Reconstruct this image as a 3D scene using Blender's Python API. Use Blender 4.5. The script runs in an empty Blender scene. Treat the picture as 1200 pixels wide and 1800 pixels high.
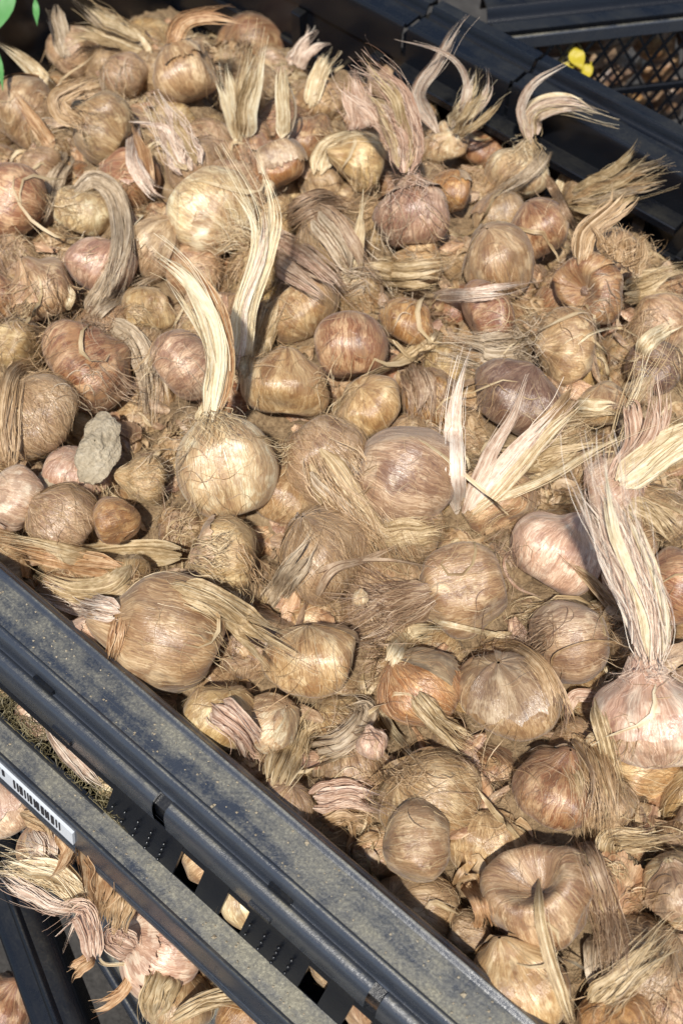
import bpy, math, random
import numpy as np
from mathutils import Vector, Matrix
from mathutils.bvhtree import BVHTree

sc = bpy.context.scene
# ------------------------------------------------------------------ camera
F = 2173.0; PITCH = math.radians(58.5); HC = 0.51
cd = bpy.data.cameras.new('camera'); cam = bpy.data.objects.new('camera', cd)
sc.collection.objects.link(cam); sc.camera = cam
cam.location = (0, 0, HC); cam.rotation_euler = (math.radians(90) - PITCH, 0, 0)
cd.sensor_fit = 'VERTICAL'; cd.sensor_height = 36; cd.lens = F / 1800 * 36
cd.clip_start = 0.01; cd.clip_end = 50
cd.dof.use_dof = True; cd.dof.focus_distance = 0.57; cd.dof.aperture_fstop = 11
# ------------------------------------------------------------------ light
SD = Vector((-0.09, -0.49, 0.86)).normalized()
w = bpy.data.worlds.new('World'); sc.world = w; w.use_nodes = True
wn = w.node_tree.nodes; bg = wn['Background']; bg.inputs[1].default_value = 0.10
sky = wn.new('ShaderNodeTexSky'); sky.sky_type = 'NISHITA'; sky.sun_disc = False
sky.sun_elevation = math.asin(SD.z); sky.sun_rotation = math.atan2(SD.x, SD.y)
w.node_tree.links.new(sky.outputs[0], bg.inputs[0])
sl = bpy.data.lights.new('sun', 'SUN'); sun = bpy.data.objects.new('sun', sl)
sc.collection.objects.link(sun); sl.energy = 4.4; sl.angle = math.radians(2.0); sl.color = (1, 0.955, 0.88)
sun.rotation_euler = SD.to_track_quat('Z', 'Y').to_euler()
vs = sc.view_settings; vs.view_transform = 'Standard'; vs.look = 'None'; vs.gamma = 1; vs.exposure = 0.16
COL = sc.collection
RNG = np.random.default_rng(7); random.seed(7)
# ------------------------------------------------------------------ geometry of the view (unprojecting points into the place)
RIGHT = np.array([1.0, 0, 0]); FWD = np.array([0, math.cos(PITCH), -math.sin(PITCH)])
UP = np.array([0, math.sin(PITCH), math.cos(PITCH)]); CAM = np.array([0, 0, HC])
def ray(x, y): return (x - 600) / F * RIGHT - (y - 900) / F * UP + FWD      # unit depth
def at(x, y, z):
    d = ray(x, y); return CAM + d * ((z - HC) / d[2])
def depth(p): return float((np.asarray(p) - CAM) @ FWD)
def atd(x, y, d): return CAM + ray(x, y) * d
U = np.array([0.76149636, -0.64816919, 0]); V = np.array([0.64816919, 0.76149636, 0])  # crate axes
U0, U1, V0, V1 = -0.625, 0.13, 0.1139, 0.537
def W(u, v, z): return U * u + V * v + np.array([0, 0, z])
def sst(a, b, x):
    t = np.clip((x - a) / (b - a), 0, 1); return t * t * (3 - 2 * t)
def heap(p):
    u, v = float(p @ U), float(p @ V)
    return -0.014 - 0.034 * float(sst(.44, .54, v)) - 0.03 * float(sst(-.50, -.60, u))
def on_heap(x, y, dz=0):
    p = at(x, y, -0.014)
    for _ in range(4): p = at(x, y, heap(p) + dz)
    return p

# ------------------------------------------------------------------ mesh helpers
def mesh_np(name, verts, faces, mat, parent=None, attrs=None, smooth=True, base=None, matrix=None):
    """faces: (n,4) or (n,3) int array"""
    verts = np.asarray(verts, np.float32); faces = np.asarray(faces, np.int32)
    me = bpy.data.meshes.new(name); k = faces.shape[1]; n = len(faces)
    me.vertices.add(len(verts)); me.vertices.foreach_set('co', verts.ravel())
    me.loops.add(n * k); me.loops.foreach_set('vertex_index', faces.ravel())
    me.polygons.add(n); me.polygons.foreach_set('loop_start', np.arange(0, n * k, k, dtype=np.int32))
    me.polygons.foreach_set('use_smooth', np.full(n, smooth))
    for an, (tp, dat) in (attrs or {}).items():
        a = me.attributes.new(an, tp, 'POINT')
        a.data.foreach_set('vector' if tp == 'FLOAT_VECTOR' else 'value', np.asarray(dat, np.float32).ravel())
    me.update(calc_edges=True); me.validate()
    o = bpy.data.objects.new(name, me); COL.objects.link(o); me.materials.append(mat)
    if parent is not None: o.parent = parent
    if matrix is not None: o.matrix_local = matrix
    return o
def empty(name, loc, label=None, cat=None, group=None):
    o = bpy.data.objects.new(name, None); COL.objects.link(o); o.location = Vector(loc); o.empty_display_size = 0.01
    tag(o, label, cat, group); return o
def tag(o, label=None, cat=None, group=None, kind=None):
    if label: o['label'] = label
    if cat: o['category'] = cat
    if group: o['group'] = group
    if kind: o['kind'] = kind
    return o

# ------------------------------------------------------------------ materials
def newmat(name):
    m = bpy.data.materials.new(name); m.use_nodes = True
    nt = m.node_tree; return m, nt, nt.nodes['Principled BSDF']
def N(nt, t, **kw):
    n = nt.nodes.new('ShaderNode' + t)
    for k, v in kw.items(): setattr(n, k, v)
    return n
def L(nt, a, b): nt.links.new(a, b)
def math_(nt, op, a, b=None, c=None):
    n = N(nt, 'Math', operation=op)
    for i, x in enumerate((a, b, c)):
        if x is None: continue
        if hasattr(x, 'links'): L(nt, x, n.inputs[i])
        else: n.inputs[i].default_value = x
    return n.outputs[0]
def ramp(nt, fac, stops):
    r = N(nt, 'ValToRGB'); el = r.color_ramp.elements
    while len(el) < len(stops): el.new(0.5)
    for e, (p, c) in zip(el, stops): e.position = p; e.color = (*c, 1)
    L(nt, fac, r.inputs[0]); return r.outputs[0]
def mixc(nt, f, a, b, bt='MIX'):
    n = N(nt, 'Mix', data_type='RGBA', blend_type=bt)
    if hasattr(f, 'links'): L(nt, f, n.inputs[0])
    else: n.inputs[0].default_value = f
    for x, i in ((a, 6), (b, 7)):
        if hasattr(x, 'links'): L(nt, x, n.inputs[i])
        else: n.inputs[i].default_value = (*x, 1)
    return n.outputs[2]
def noise(nt, vec, scale, detail=3, rough=0.5):
    n = N(nt, 'TexNoise'); n.inputs['Scale'].default_value = scale
    n.inputs['Detail'].default_value = detail; n.inputs['Roughness'].default_value = rough
    if vec is not None: L(nt, vec, n.inputs['Vector'])
    return n.outputs['Fac']
def vmul(nt, v, s):
    n = N(nt, 'VectorMath', operation='MULTIPLY'); L(nt, v, n.inputs[0]); n.inputs[1].default_value = s; return n.outputs[0]
def vadd(nt, a, b):
    n = N(nt, 'VectorMath', operation='ADD'); L(nt, a, n.inputs[0]); L(nt, b, n.inputs[1]); return n.outputs[0]
def maprange(nt, v, a, b, c=0, d=1):
    n = N(nt, 'MapRange'); L(nt, v, n.inputs[0])
    for i, x in enumerate((a, b, c, d)): n.inputs[i + 1].default_value = x
    return n.outputs[0]

STY = {  # dark, mid, light, patch colour
 'tan':  ((0.159,0.069,0.027), (0.435,0.255,0.120), (0.848,0.627,0.367), (0.244,0.118,0.051)),
 'gold': ((0.196,0.089,0.027), (0.498,0.313,0.129), (0.890,0.694,0.380), (0.307,0.154,0.055)),
 'pale': ((0.265,0.139,0.063), (0.594,0.406,0.206), (0.940,0.847,0.571), (0.350,0.200,0.102)),
 'red':  ((0.087,0.027,0.011), (0.307,0.132,0.057), (0.763,0.515,0.282), (0.424,0.235,0.104)),
 'orange': ((0.138,0.047,0.013), (0.392,0.186,0.061), (0.742,0.492,0.221), (0.233,0.103,0.034)),
 'purple': ((0.133,0.058,0.034), (0.392,0.225,0.128), (0.827,0.612,0.400), (0.223,0.109,0.064)),
 'pink': ((0.265,0.128,0.072), (0.583,0.367,0.234), (0.940,0.779,0.571), (0.360,0.203,0.131)),
 'hair': ((0.138,0.069,0.032), (0.392,0.248,0.132), (0.721,0.548,0.343), (0.212,0.117,0.064)),
 'dark': ((0.048,0.019,0.013), (0.180,0.094,0.055), (0.488,0.346,0.221), (0.265,0.162,0.098)),
}
def shell_mat(sty, husk=False):
    d, m_, l, pc = STY[sty]
    m, nt, b = newmat('papery_tunic_' + sty + ('_husk' if husk else ''))
    at_ = N(nt, 'Attribute', attribute_name='fib').outputs['Vector']
    oi = N(nt, 'ObjectInfo'); rv = math_(nt, 'MULTIPLY', oi.outputs['Random'], 37.0)
    off = N(nt, 'CombineXYZ'); L(nt, rv, off.inputs[0]); L(nt, rv, off.inputs[1]); L(nt, rv, off.inputs[2])
    p0 = vadd(nt, at_, off.outputs[0])
    # fibres sway a little along their length
    wob = N(nt, 'TexNoise'); wob.inputs['Scale'].default_value = 2.2; wob.inputs['Detail'].default_value = 2; L(nt, p0, wob.inputs['Vector'])
    wv = vmul(nt, wob.outputs['Color'], (.22, .22, .0)); p = vadd(nt, p0, wv)
    fine = noise(nt, vmul(nt, p, (46, 46, 1.0)), 1, 3, .65)
    mid = noise(nt, vmul(nt, p, (13, 13, .6)), 1, 2, .5)
    low = noise(nt, vmul(nt, p, (2.2, 2.2, .55)), 1, 3, .5)
    fs = math_(nt, 'ADD', math_(nt, 'MULTIPLY', fine, .7), math_(nt, 'MULTIPLY', mid, .3))
    f = math_(nt, 'ADD', math_(nt, 'ADD', math_(nt, 'MULTIPLY', fine, .44), math_(nt, 'MULTIPLY', mid, .20)), math_(nt, 'MULTIPLY', low, .36))
    c = ramp(nt, f, [(.35, d), (.495, m_), (.66, l)])
    # torn skin patches, ragged along the fibres
    pt = noise(nt, vmul(nt, p, (2.2, 2.2, 1.9)), 1, 3, .55)
    rag = noise(nt, vmul(nt, p, (26, 26, 1.2)), 1, 2, .6)
    pf = maprange(nt, math_(nt, 'ADD', pt, math_(nt, 'MULTIPLY', math_(nt, 'SUBTRACT', rag, .5), .22)), .52, .585)
    c2 = mixc(nt, .72, c, pc, 'MIX')
    c = mixc(nt, math_(nt, 'MULTIPLY', pf, .75), c, c2)
    pt2 = noise(nt, vmul(nt, p, (1.5, 1.5, 1.4)), 1.3, 3, .55)
    lf = maprange(nt, math_(nt, 'ADD', pt2, math_(nt, 'MULTIPLY', math_(nt, 'SUBTRACT', rag, .5), .3)), .57, .66)
    c = mixc(nt, math_(nt, 'MULTIPLY', lf, .6), c, l)
    bz = noise(nt, vmul(nt, p, (1.3, 1.3, .7)), 1.7, 3, .5)
    bzf = maprange(nt, math_(nt, 'ADD', bz, math_(nt, 'MULTIPLY', math_(nt, 'SUBTRACT', rag, .5), .45)), .55, .74, 0, .7)
    c = mixc(nt, bzf, c, tuple(x * .8 for x in d))
    # dry soil dust and specks
    ds = noise(nt, p0, 7, 5, .7); dsf = maprange(nt, ds, .60, .76, 0, .45)
    c = mixc(nt, dsf, c, (.36, .27, .16))
    hv = N(nt, 'HueSaturation'); L(nt, c, hv.inputs['Color'])
    L(nt, maprange(nt, oi.outputs['Random'], 0, 1, .84, 1.12), hv.inputs['Value'])
    L(nt, maprange(nt, math_(nt, 'FRACT', math_(nt, 'MULTIPLY', oi.outputs['Random'], 17.3)), 0, 1, .492, .508), hv.inputs['Hue'])
    L(nt, hv.outputs[0], b.inputs['Base Color'])
    rg = maprange(nt, fs, .3, .7, .43, .27)
    L(nt, math_(nt, 'ADD', rg, math_(nt, 'MULTIPLY', dsf, .3)), b.inputs['Roughness'])
    b.inputs['Specular IOR Level'].default_value = .9
    tg_ = N(nt, 'Tangent', direction_type='RADIAL', axis='Z'); L(nt, tg_.outputs[0], b.inputs['Tangent'])
    b.inputs['Anisotropic'].default_value = .5; b.inputs['Anisotropic Rotation'].default_value = 0.0
    b.inputs['Sheen Weight'].default_value = .12; b.inputs['Sheen Roughness'].default_value = .4
    bp = N(nt, 'Bump'); bp.inputs['Strength'].default_value = .55; bp.inputs['Distance'].default_value = .0008
    h = math_(nt, 'ADD', math_(nt, 'ADD', fs, math_(nt, 'MULTIPLY', pf, -.25)), math_(nt, 'MULTIPLY', ds, .5))
    L(nt, h, bp.inputs['Height']); L(nt, bp.outputs[0], b.inputs['Normal'])
    return m
LEAF = {  # dark, mid, light
 'cream': ((.38,.25,.12), (.66,.51,.30), (.88,.77,.54)),
 'ivory': ((.54,.40,.22), (.84,.71,.47), (.95,.87,.66)),
 'rose':  ((.50,.33,.24), (.80,.64,.50), (.94,.85,.72)),
 'straw': ((.26,.16,.075), (.51,.37,.195), (.74,.59,.37)),
 'grey':  ((.22,.15,.09), (.47,.355,.23), (.68,.56,.40)),
 'purple': ((.19,.105,.065), (.41,.275,.18), (.62,.48,.35)),
 'pink':  ((.33,.18,.115), (.58,.385,.27), (.80,.63,.48)),
 'palepink': ((.40,.25,.17), (.67,.51,.385), (.88,.77,.63)),
 'brown': ((.15,.08,.045), (.34,.215,.125), (.53,.39,.255)),
 'orange': ((.27,.12,.05), (.50,.29,.14), (.71,.50,.29)),
 'tan':   ((.22,.125,.055), (.46,.295,.15), (.68,.50,.30)),
 'moss':  ((.07,.055,.025), (.16,.13,.06), (.30,.25,.13)),
 'green': ((.05,.20,.03), (.12,.42,.08), (.22,.60,.15)),
}
def leaf_mat(c, fib=False):
    d, m_, l = LEAF[c]
    m, nt, b = newmat(('fibre_' if fib else 'dry_leaf_') + c)
    r = N(nt, 'Attribute', attribute_name='rnd').outputs['Fac']
    s = N(nt, 'Attribute', attribute_name='along').outputs['Vector']     # (across mm, along, strip random)
    if fib:
        c_ = ramp(nt, r, [(0, d), (.5, m_), (1, l)])
        L(nt, c_, b.inputs['Base Color']); b.inputs['Roughness'].default_value = .5
    else:
        f1 = noise(nt, vmul(nt, s, (2.6, 2.5, 40)), 1, 3, .6)
        f2 = noise(nt, vmul(nt, s, (.35, 3.5, 9)), 1, 3, .6)
        f = math_(nt, 'ADD', math_(nt, 'ADD', math_(nt, 'MULTIPLY', f1, .5), math_(nt, 'MULTIPLY', f2, .35)), math_(nt, 'MULTIPLY', r, .15))
        c_ = ramp(nt, f, [(.34, d), (.48, m_), (.60, l)])
        sp = maprange(nt, noise(nt, vmul(nt, s, (1.2, 30, 7)), 1, 2, .5), .70, .76)
        c_ = mixc(nt, math_(nt, 'MULTIPLY', sp, .5), c_, (.13, .07, .04))
        L(nt, c_, b.inputs['Base Color']); b.inputs['Roughness'].default_value = .48
        bp = N(nt, 'Bump'); bp.inputs['Strength'].default_value = .7; bp.inputs['Distance'].default_value = .0007
        L(nt, f, bp.inputs['Height']); L(nt, bp.outputs[0], b.inputs['Normal'])
    tr = N(nt, 'BsdfTranslucent'); L(nt, c_, tr.inputs[0])
    mx = N(nt, 'MixShader'); mx.inputs[0].default_value = .16
    L(nt, b.outputs[0], mx.inputs[1]); L(nt, tr.outputs[0], mx.inputs[2])
    L(nt, mx.outputs[0], nt.nodes['Material Output'].inputs['Surface'])
    return m
def plastic_mat(name, dust, base=(.020, .0225, .029), spec=.9):
    m, nt, b = newmat(name)
    tc = N(nt, 'TexCoord').outputs['Object']
    g = N(nt, 'NewGeometry'); sx = N(nt, 'SeparateXYZ'); L(nt, g.outputs['True Normal'], sx.inputs[0])
    flat = maprange(nt, sx.outputs[2], .90, .995)
    n1 = noise(nt, tc, 70, 5, .65); n2 = noise(nt, tc, 760, 4, .75); vr = N(nt, 'VectorRotate', rotation_type='Z_AXIS'); L(nt, tc, vr.inputs['Vector']); vr.inputs['Angle'].default_value = math.radians(40.4)
    n3 = noise(nt, vmul(nt, vr.outputs[0], (9, 70, 30)), 1, 4, .6)
    scr = maprange(nt, noise(nt, vmul(nt, vr.outputs[0], (10, 1300, 300)), 1, 2, .5), .66, .74, 0, .35)
    grain = math_(nt, 'ADD', math_(nt, 'MULTIPLY', n1, .66), math_(nt, 'MULTIPLY', n2, .34))
    df = maprange(nt, math_(nt, 'ADD', grain, math_(nt, 'MULTIPLY', math_(nt, 'SUBTRACT', n3, .5), 1.1)), .34, .80)
    # dust that has settled on the level faces; a thin film elsewhere
    film = maprange(nt, grain, .45, .75, 0, .07 * dust)
    df = math_(nt, 'ADD', math_(nt, 'MULTIPLY', math_(nt, 'MULTIPLY', df, flat), dust), math_(nt, 'ADD', film, math_(nt, 'MULTIPLY', math_(nt, 'MULTIPLY', scr, flat), dust)))
    dc = ramp(nt, n2, [(.35, (.13, .118, .082)), (.52, (.22, .20, .14)), (.74, (.40, .37, .265))])
    c = mixc(nt, df, base, dc); L(nt, c, b.inputs['Base Color'])
    L(nt, maprange(nt, df, 0, .8, .27, .72), b.inputs['Roughness']); b.inputs['Specular IOR Level'].default_value = spec
    bp = N(nt, 'Bump'); bp.inputs['Strength'].default_value = .5; bp.inputs['Distance'].default_value = .0006
    L(nt, math_(nt, 'ADD', grain, math_(nt, 'MULTIPLY', df, .6)), bp.inputs['Height']); L(nt, bp.outputs[0], b.inputs['Normal'])
    return m
def plain_mat(name, col, rough=.6, spec=.4):
    m, nt, b = newmat(name); tc = N(nt, 'TexCoord').outputs['Object']
    n = noise(nt, tc, 220, 4, .6)
    c = mixc(nt, maprange(nt, n, .3, .7, 0, .25), col, tuple(x * .75 for x in col))
    L(nt, c, b.inputs['Base Color']); b.inputs['Roughness'].default_value = rough
    b.inputs['Specular IOR Level'].default_value = spec
    return m
def soil_mat(name, cols):
    m, nt, b = newmat(name); tc = N(nt, 'TexCoord').outputs['Object']
    n = noise(nt, tc, 60, 8, .7); n2 = noise(nt, tc, 420, 5, .7)
    c = ramp(nt, math_(nt, 'ADD', math_(nt, 'MULTIPLY', n, .5), math_(nt, 'MULTIPLY', n2, .5)), [(.35, cols[0]), (.5, cols[1]), (.65, cols[2])])
    L(nt, c, b.inputs['Base Color']); b.inputs['Roughness'].default_value = .9
    bp = N(nt, 'Bump'); bp.inputs['Strength'].default_value = .9; bp.inputs['Distance'].default_value = .002
    L(nt, math_(nt, 'ADD', n, n2), bp.inputs['Height']); L(nt, bp.outputs[0], b.inputs['Normal'])
    return m
_mc = {}
def M(kind, key):
    k = (kind, key)
    if k not in _mc:
        _mc[k] = {'shell': lambda: shell_mat(key), 'husk': lambda: shell_mat(key, True), 'leaf': lambda: leaf_mat(key), 'fib': lambda: leaf_mat(key, True)}[kind]()
    return _mc[k]
DUSTY = plastic_mat('dusty_black_plastic', 1.0, (.032, .0375, .049)); CLEAN = plastic_mat('black_plastic', .10, (.0050, .0060, .0088), .55)
SOIL = soil_mat('dry_soil', ((.11, .068, .034), (.29, .195, .105), (.47, .345, .205)))
CLOD = soil_mat('grey_clod', ((.28, .22, .14), (.47, .385, .26), (.62, .53, .385)))

# ------------------------------------------------------------------ crates
def chaikin(pts, it=2):
    p = np.array(pts, float)
    for _ in range(it):
        q = np.empty((2 * len(p) - 2, p.shape[1])); q[0::2] = p[:-1] * .75 + p[1:] * .25; q[1::2] = p[:-1] * .25 + p[1:] * .75
        p = np.vstack([p[:1], q, p[-1:]])
    return p
def prism(name, poly, A, B, mat, parent, xdir, rel):
    """closed cross-section poly [(a,z)] (a along xdir) swept from A to B"""
    poly = np.asarray(poly, float); n = len(poly)
    ring = lambda P: np.asarray(P) + poly[:, :1] * xdir + poly[:, 1:] * np.array([0, 0, 1.0])
    vs_ = np.vstack([ring(A), ring(B)]) - rel
    me = bpy.data.meshes.new(name)
    fs = [(i, (i + 1) % n, n + (i + 1) % n, n + i) for i in range(n)] + [tuple(range(n))[::-1], tuple(range(n, 2 * n))]
    me.from_pydata([tuple(v) for v in vs_], [], fs); me.update()
    o = bpy.data.objects.new(name, me); COL.objects.link(o); me.materials.append(mat); o.parent = parent
    for i, p in enumerate(me.polygons): p.use_smooth = i < n
    try: me.set_sharp_from_angle(angle=math.radians(38))
    except Exception: pass
    return o
def sheet(prof, th):   # open profile -> closed thin section
    p = np.asarray(prof); return np.vstack([p, (p - np.array([0, th]))[::-1]])
def boxpts(a0, a1, z0, z1, c=.0006):
    return [(a0 + c, z0), (a1 - c, z0), (a1, z0 + c), (a1, z1 - c), (a1 - c, z1), (a0 + c, z1), (a0, z1 - c), (a0, z0 + c)]
Z3 = np.zeros(3)
crate = empty('plastic_crate', W(-.25, .3, -.2), 'large dusty black plastic crate holding the heap of bulbs', 'crate')
cl = np.array(crate.location)
def cpr(name, poly, u0, u1, mat, parent=crate): return prism(name, poly, U * u0, U * u1, mat, parent, V, cl)
# front rim: seen profile from the inner lip outwards
fr = chaikin([(.1144, -.014), (.1143, -.006), (.1132, -.0025), (.1112, -.0010), (.1102, .0012), (.1094, .0013), (.1074, .0003), (.1066, 0), (.1070, 0), (.0908, 0), (.0908, 0), (.0898, .0013), (.0886, .0012), (.0864, -.0004), (.0856, -.003), (.0850, -.0085), (.0838, -.0092)], 2)
cpr('rim', sheet(fr, .0028), U0, U1, DUSTY)
inner = [(.1150, -.006), (.1175, -.006), (.1175, -.19), (.1150, -.19)]
cpr('inner_wall', [(.1105, -.0045), (.1135, -.0045), (.1135, -.022), (.1105, -.022)], U0, U1, CLEAN)
# second ridge below the rim, in three lengths
rib = chaikin([(.0845, -.0098), (.0834, -.0082), (.0818, -.0076), (.0784, -.0092), (.0770, -.0125), (.0762, -.018), (.0757, -.030)], 2)
gapu = [U0, -.1734, -.1660, -.0515, -.0460, U1]
for a, b_ in ((U0, -.1734), (-.1660, -.0528), (-.0466, U1)):
    cpr('rim_rib', sheet(rib, .0022), a, b_, DUSTY)
cpr('rib_backing', [(.0850, -.0105), (.0790, -.0125), (.0785, -.030), (.0800, -.030)], U0, U1, CLEAN)
for u in (-.2475, -.1045, .02):      # low oval bosses between ridge and rim
    cpr('boss', [(.0862, -.0045), (.0835, -.0040), (.0828, -.0060), (.0862, -.0095)], u - .006, u + .006, CLEAN)
for u in (-.231, -.1095):
    cpr('boss', [(.0775, -.020), (.0748, -.021), (.0745, -.024), (.0775, -.028)], u - .006, u + .006, CLEAN)
# perforated strip of the outer wall: solid pieces between the holes
wall = [(.0758, -.0285), (.0735, -.0345), (.0655, -.0475), (.0675, -.0475), (.0755, -.0345), (.0775, -.0285)]
for a, b_ in ((U0, -.33), (-.199, -.1555), (-.1420, -.1275), (-.1150, -.0810), (-.0700, -.0570), (-.046, -.020), (-.006, U1)):
    cpr('wall_strip', wall, a, b_, CLEAN)
cpr('opening_lip', [(.0672, -.0445), (.0650, -.0445), (.0645, -.0475), (.0672, -.0475)], -.33, -.199, CLEAN)
cpr('hole_head', [(.0763, -.0285), (.0742, -.033), (.0757, -.034), (.0778, -.0285)], U0 + .001, U1 - .001, CLEAN)
# ledge and lip with the label
led = chaikin([(.0660, -.0466), (.0660, -.0466), (.0545, -.0468), (.0545, -.0468), (.0530, -.0455), (.0522, -.0462), (.0515, -.0480), (.0510, -.0500), (.0480, -.0650), (.0478, -.0665), (.0466, -.0660), (.0460, -.0685)], 1)
cpr('ledge', sheet(led, .0022), U0, U1, DUSTY)
cpr('outer_wall', [(.0665, -.0475), (.0640, -.0475), (.0700, -.19), (.0725, -.19)], U0, U1, CLEAN)
# rows of studs
def studs(u, n, s):
    for k in range(n):
        t = (k + .6) / (n + .4); a = .0735 + (.0655 - .0735) * t; z = -.0345 + (-.0475 + .0345) * t
        P = W(u, a - .0008, z + .0008)
        me = _stud; o = bpy.data.objects.new('stud', me); COL.objects.link(o); o.parent = crate
        o.location = Vector(P - cl); o.scale = (s, s, s)
def ball(name, r, seg=8, rings=6):
    vs_ = []; fs = []
    for i in range(rings + 1):
        t = math.pi * i / rings
        for j in range(seg): vs_.append((r * math.sin(t) * math.cos(2 * math.pi * j / seg), r * math.sin(t) * math.sin(2 * math.pi * j / seg), r * math.cos(t)))
    for i in range(rings):
        for j in range(seg): fs.append((i * seg + j, (i + 1) * seg + j, (i + 1) * seg + (j + 1) % seg, i * seg + (j + 1) % seg))
    me = bpy.data.meshes.new(name); me.from_pydata(vs_, [], fs)
    for p in me.polygons: p.use_smooth = True
    me.update(); return me
_stud = ball('stud', .0009); _stud.materials.append(CLEAN)
for u, n in ((-.1955, 1), (-.1885, 2), (-.1805, 3), (-.1725, 4), (-.1645, 4), (-.1120, 2), (-.1040, 3), (-.0960, 4), (-.0885, 3), (-.0400, 4), (-.032, 4)): studs(u, n, 1)
# label on the lip
WHITE = plain_mat('label_paper', (.60, .63, .66), .5); INK = plain_mat('label_ink', (.02, .02, .025), .6)
def lip(t): return (.0512 - .0030 * t - .0010, -.0492 - .0150 * t)   # a, z along the lip face, t 0 top .. 1 bottom
def lipquad(name, u0, u1, t0, t1, off, mat, parent=crate):
    a0, z0 = lip(t0); a1, z1 = lip(t1)
    return prism(name, [(a0 + .001, z0), (a0 - off, z0), (a1 - off, z1), (a1 + .001, z1)], U * u0, U * u1, mat, parent, V, cl)
lab = lipquad('label', -.330, -.2040, .04, .80, .0004, WHITE)
LR = random.Random(3); u = -.2440
while u < -.2125:
    wd = LR.choice((.0006, .0009, .0013, .0018)); lipquad('barcode_bar', u, u + wd, .06, .55, .0009, INK, lab); u += wd + LR.choice((.0007, .0010, .0015))
for u0, u1, t0, t1 in ((-.2585, -.2572, .06, .50), (-.2572, -.2535, .06, .20), (-.2572, -.2545, .36, .50), (-.2520, -.2505, .06, .40), (-.2670, -.2610, .06, .22), (-.2655, -.2635, .22, .5)):
    lipquad('letter', u0, u1, t0, t1, .0009, INK, lab)
# far side
far = chaikin([(.5395, -.024), (.5398, -.006), (.5405, -.0015), (.5420, .0006), (.5432, .0004), (.5442, -.0018), (.5442, -.0018), (.5575, -.0018), (.5575, -.0018), (.5590, -.0050), (.5640, -.0055), (.5660, -.0010), (.5672, .0012), (.5688, .0010), (.5695, 0), (.5695, 0), (.5765, 0), (.5765, 0), (.5775, -.006)], 2)
for a, b_ in ((U0, -.4085), (-.4050, -.3250), (-.3225, U1)):
    cpr('rim', sheet(far, .0025), a, b_, CLEAN)
cpr('rim_joint', [(.5425, -.030), (.5425, -.0075), (.5700, -.0075), (.5700, -.030)], -.4095, -.3215, CLEAN)
cpr('side_wall', [(.5420, -.020), (.5440, -.020), (.5440, -.19), (.5420, -.19)], U0, U1, CLEAN)
cpr('wall_ledge', boxpts(.5270, .5421, -.032, -.026), -.405, -.190, CLEAN)
cpr('wall_ledge', boxpts(.5130, .5421, -.022, -.012), -.172, U1, CLEAN)
cpr('wall_ledge', boxpts(.5280, .5421, -.052, -.046), -.185, U1, CLEAN)
cpr('wall_slat', boxpts(.5380, .5419, -.090, -.060), U0, U1, CLEAN)
for u in (-.50, -.43, -.36, -.29, -.22, -.15): cpr('wall_post', boxpts(.5340, .5418, -.18, -.030), u, u + .008, CLEAN)
# ends and bottom
def endwall(u):
    prism('end_wall', [(0, 0), (.004, 0), (.004, -.19), (0, -.19)], V * (V0 - .003) + U * u, V * .5415 + U * u, CLEAN, crate, U, cl)
    prism('end_rim', boxpts(-.030, .003, -.012, .000, .002), V * .118 + U * (u + (.0 if u < 0 else .03)), V * .538 + U * (u + (.0 if u < 0 else .03)), CLEAN, crate, U, cl)
endwall(U0); endwall(U1)
cpr('bottom', boxpts(.07, .5430, -.195, -.191), U0, U1, CLEAN)

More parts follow.
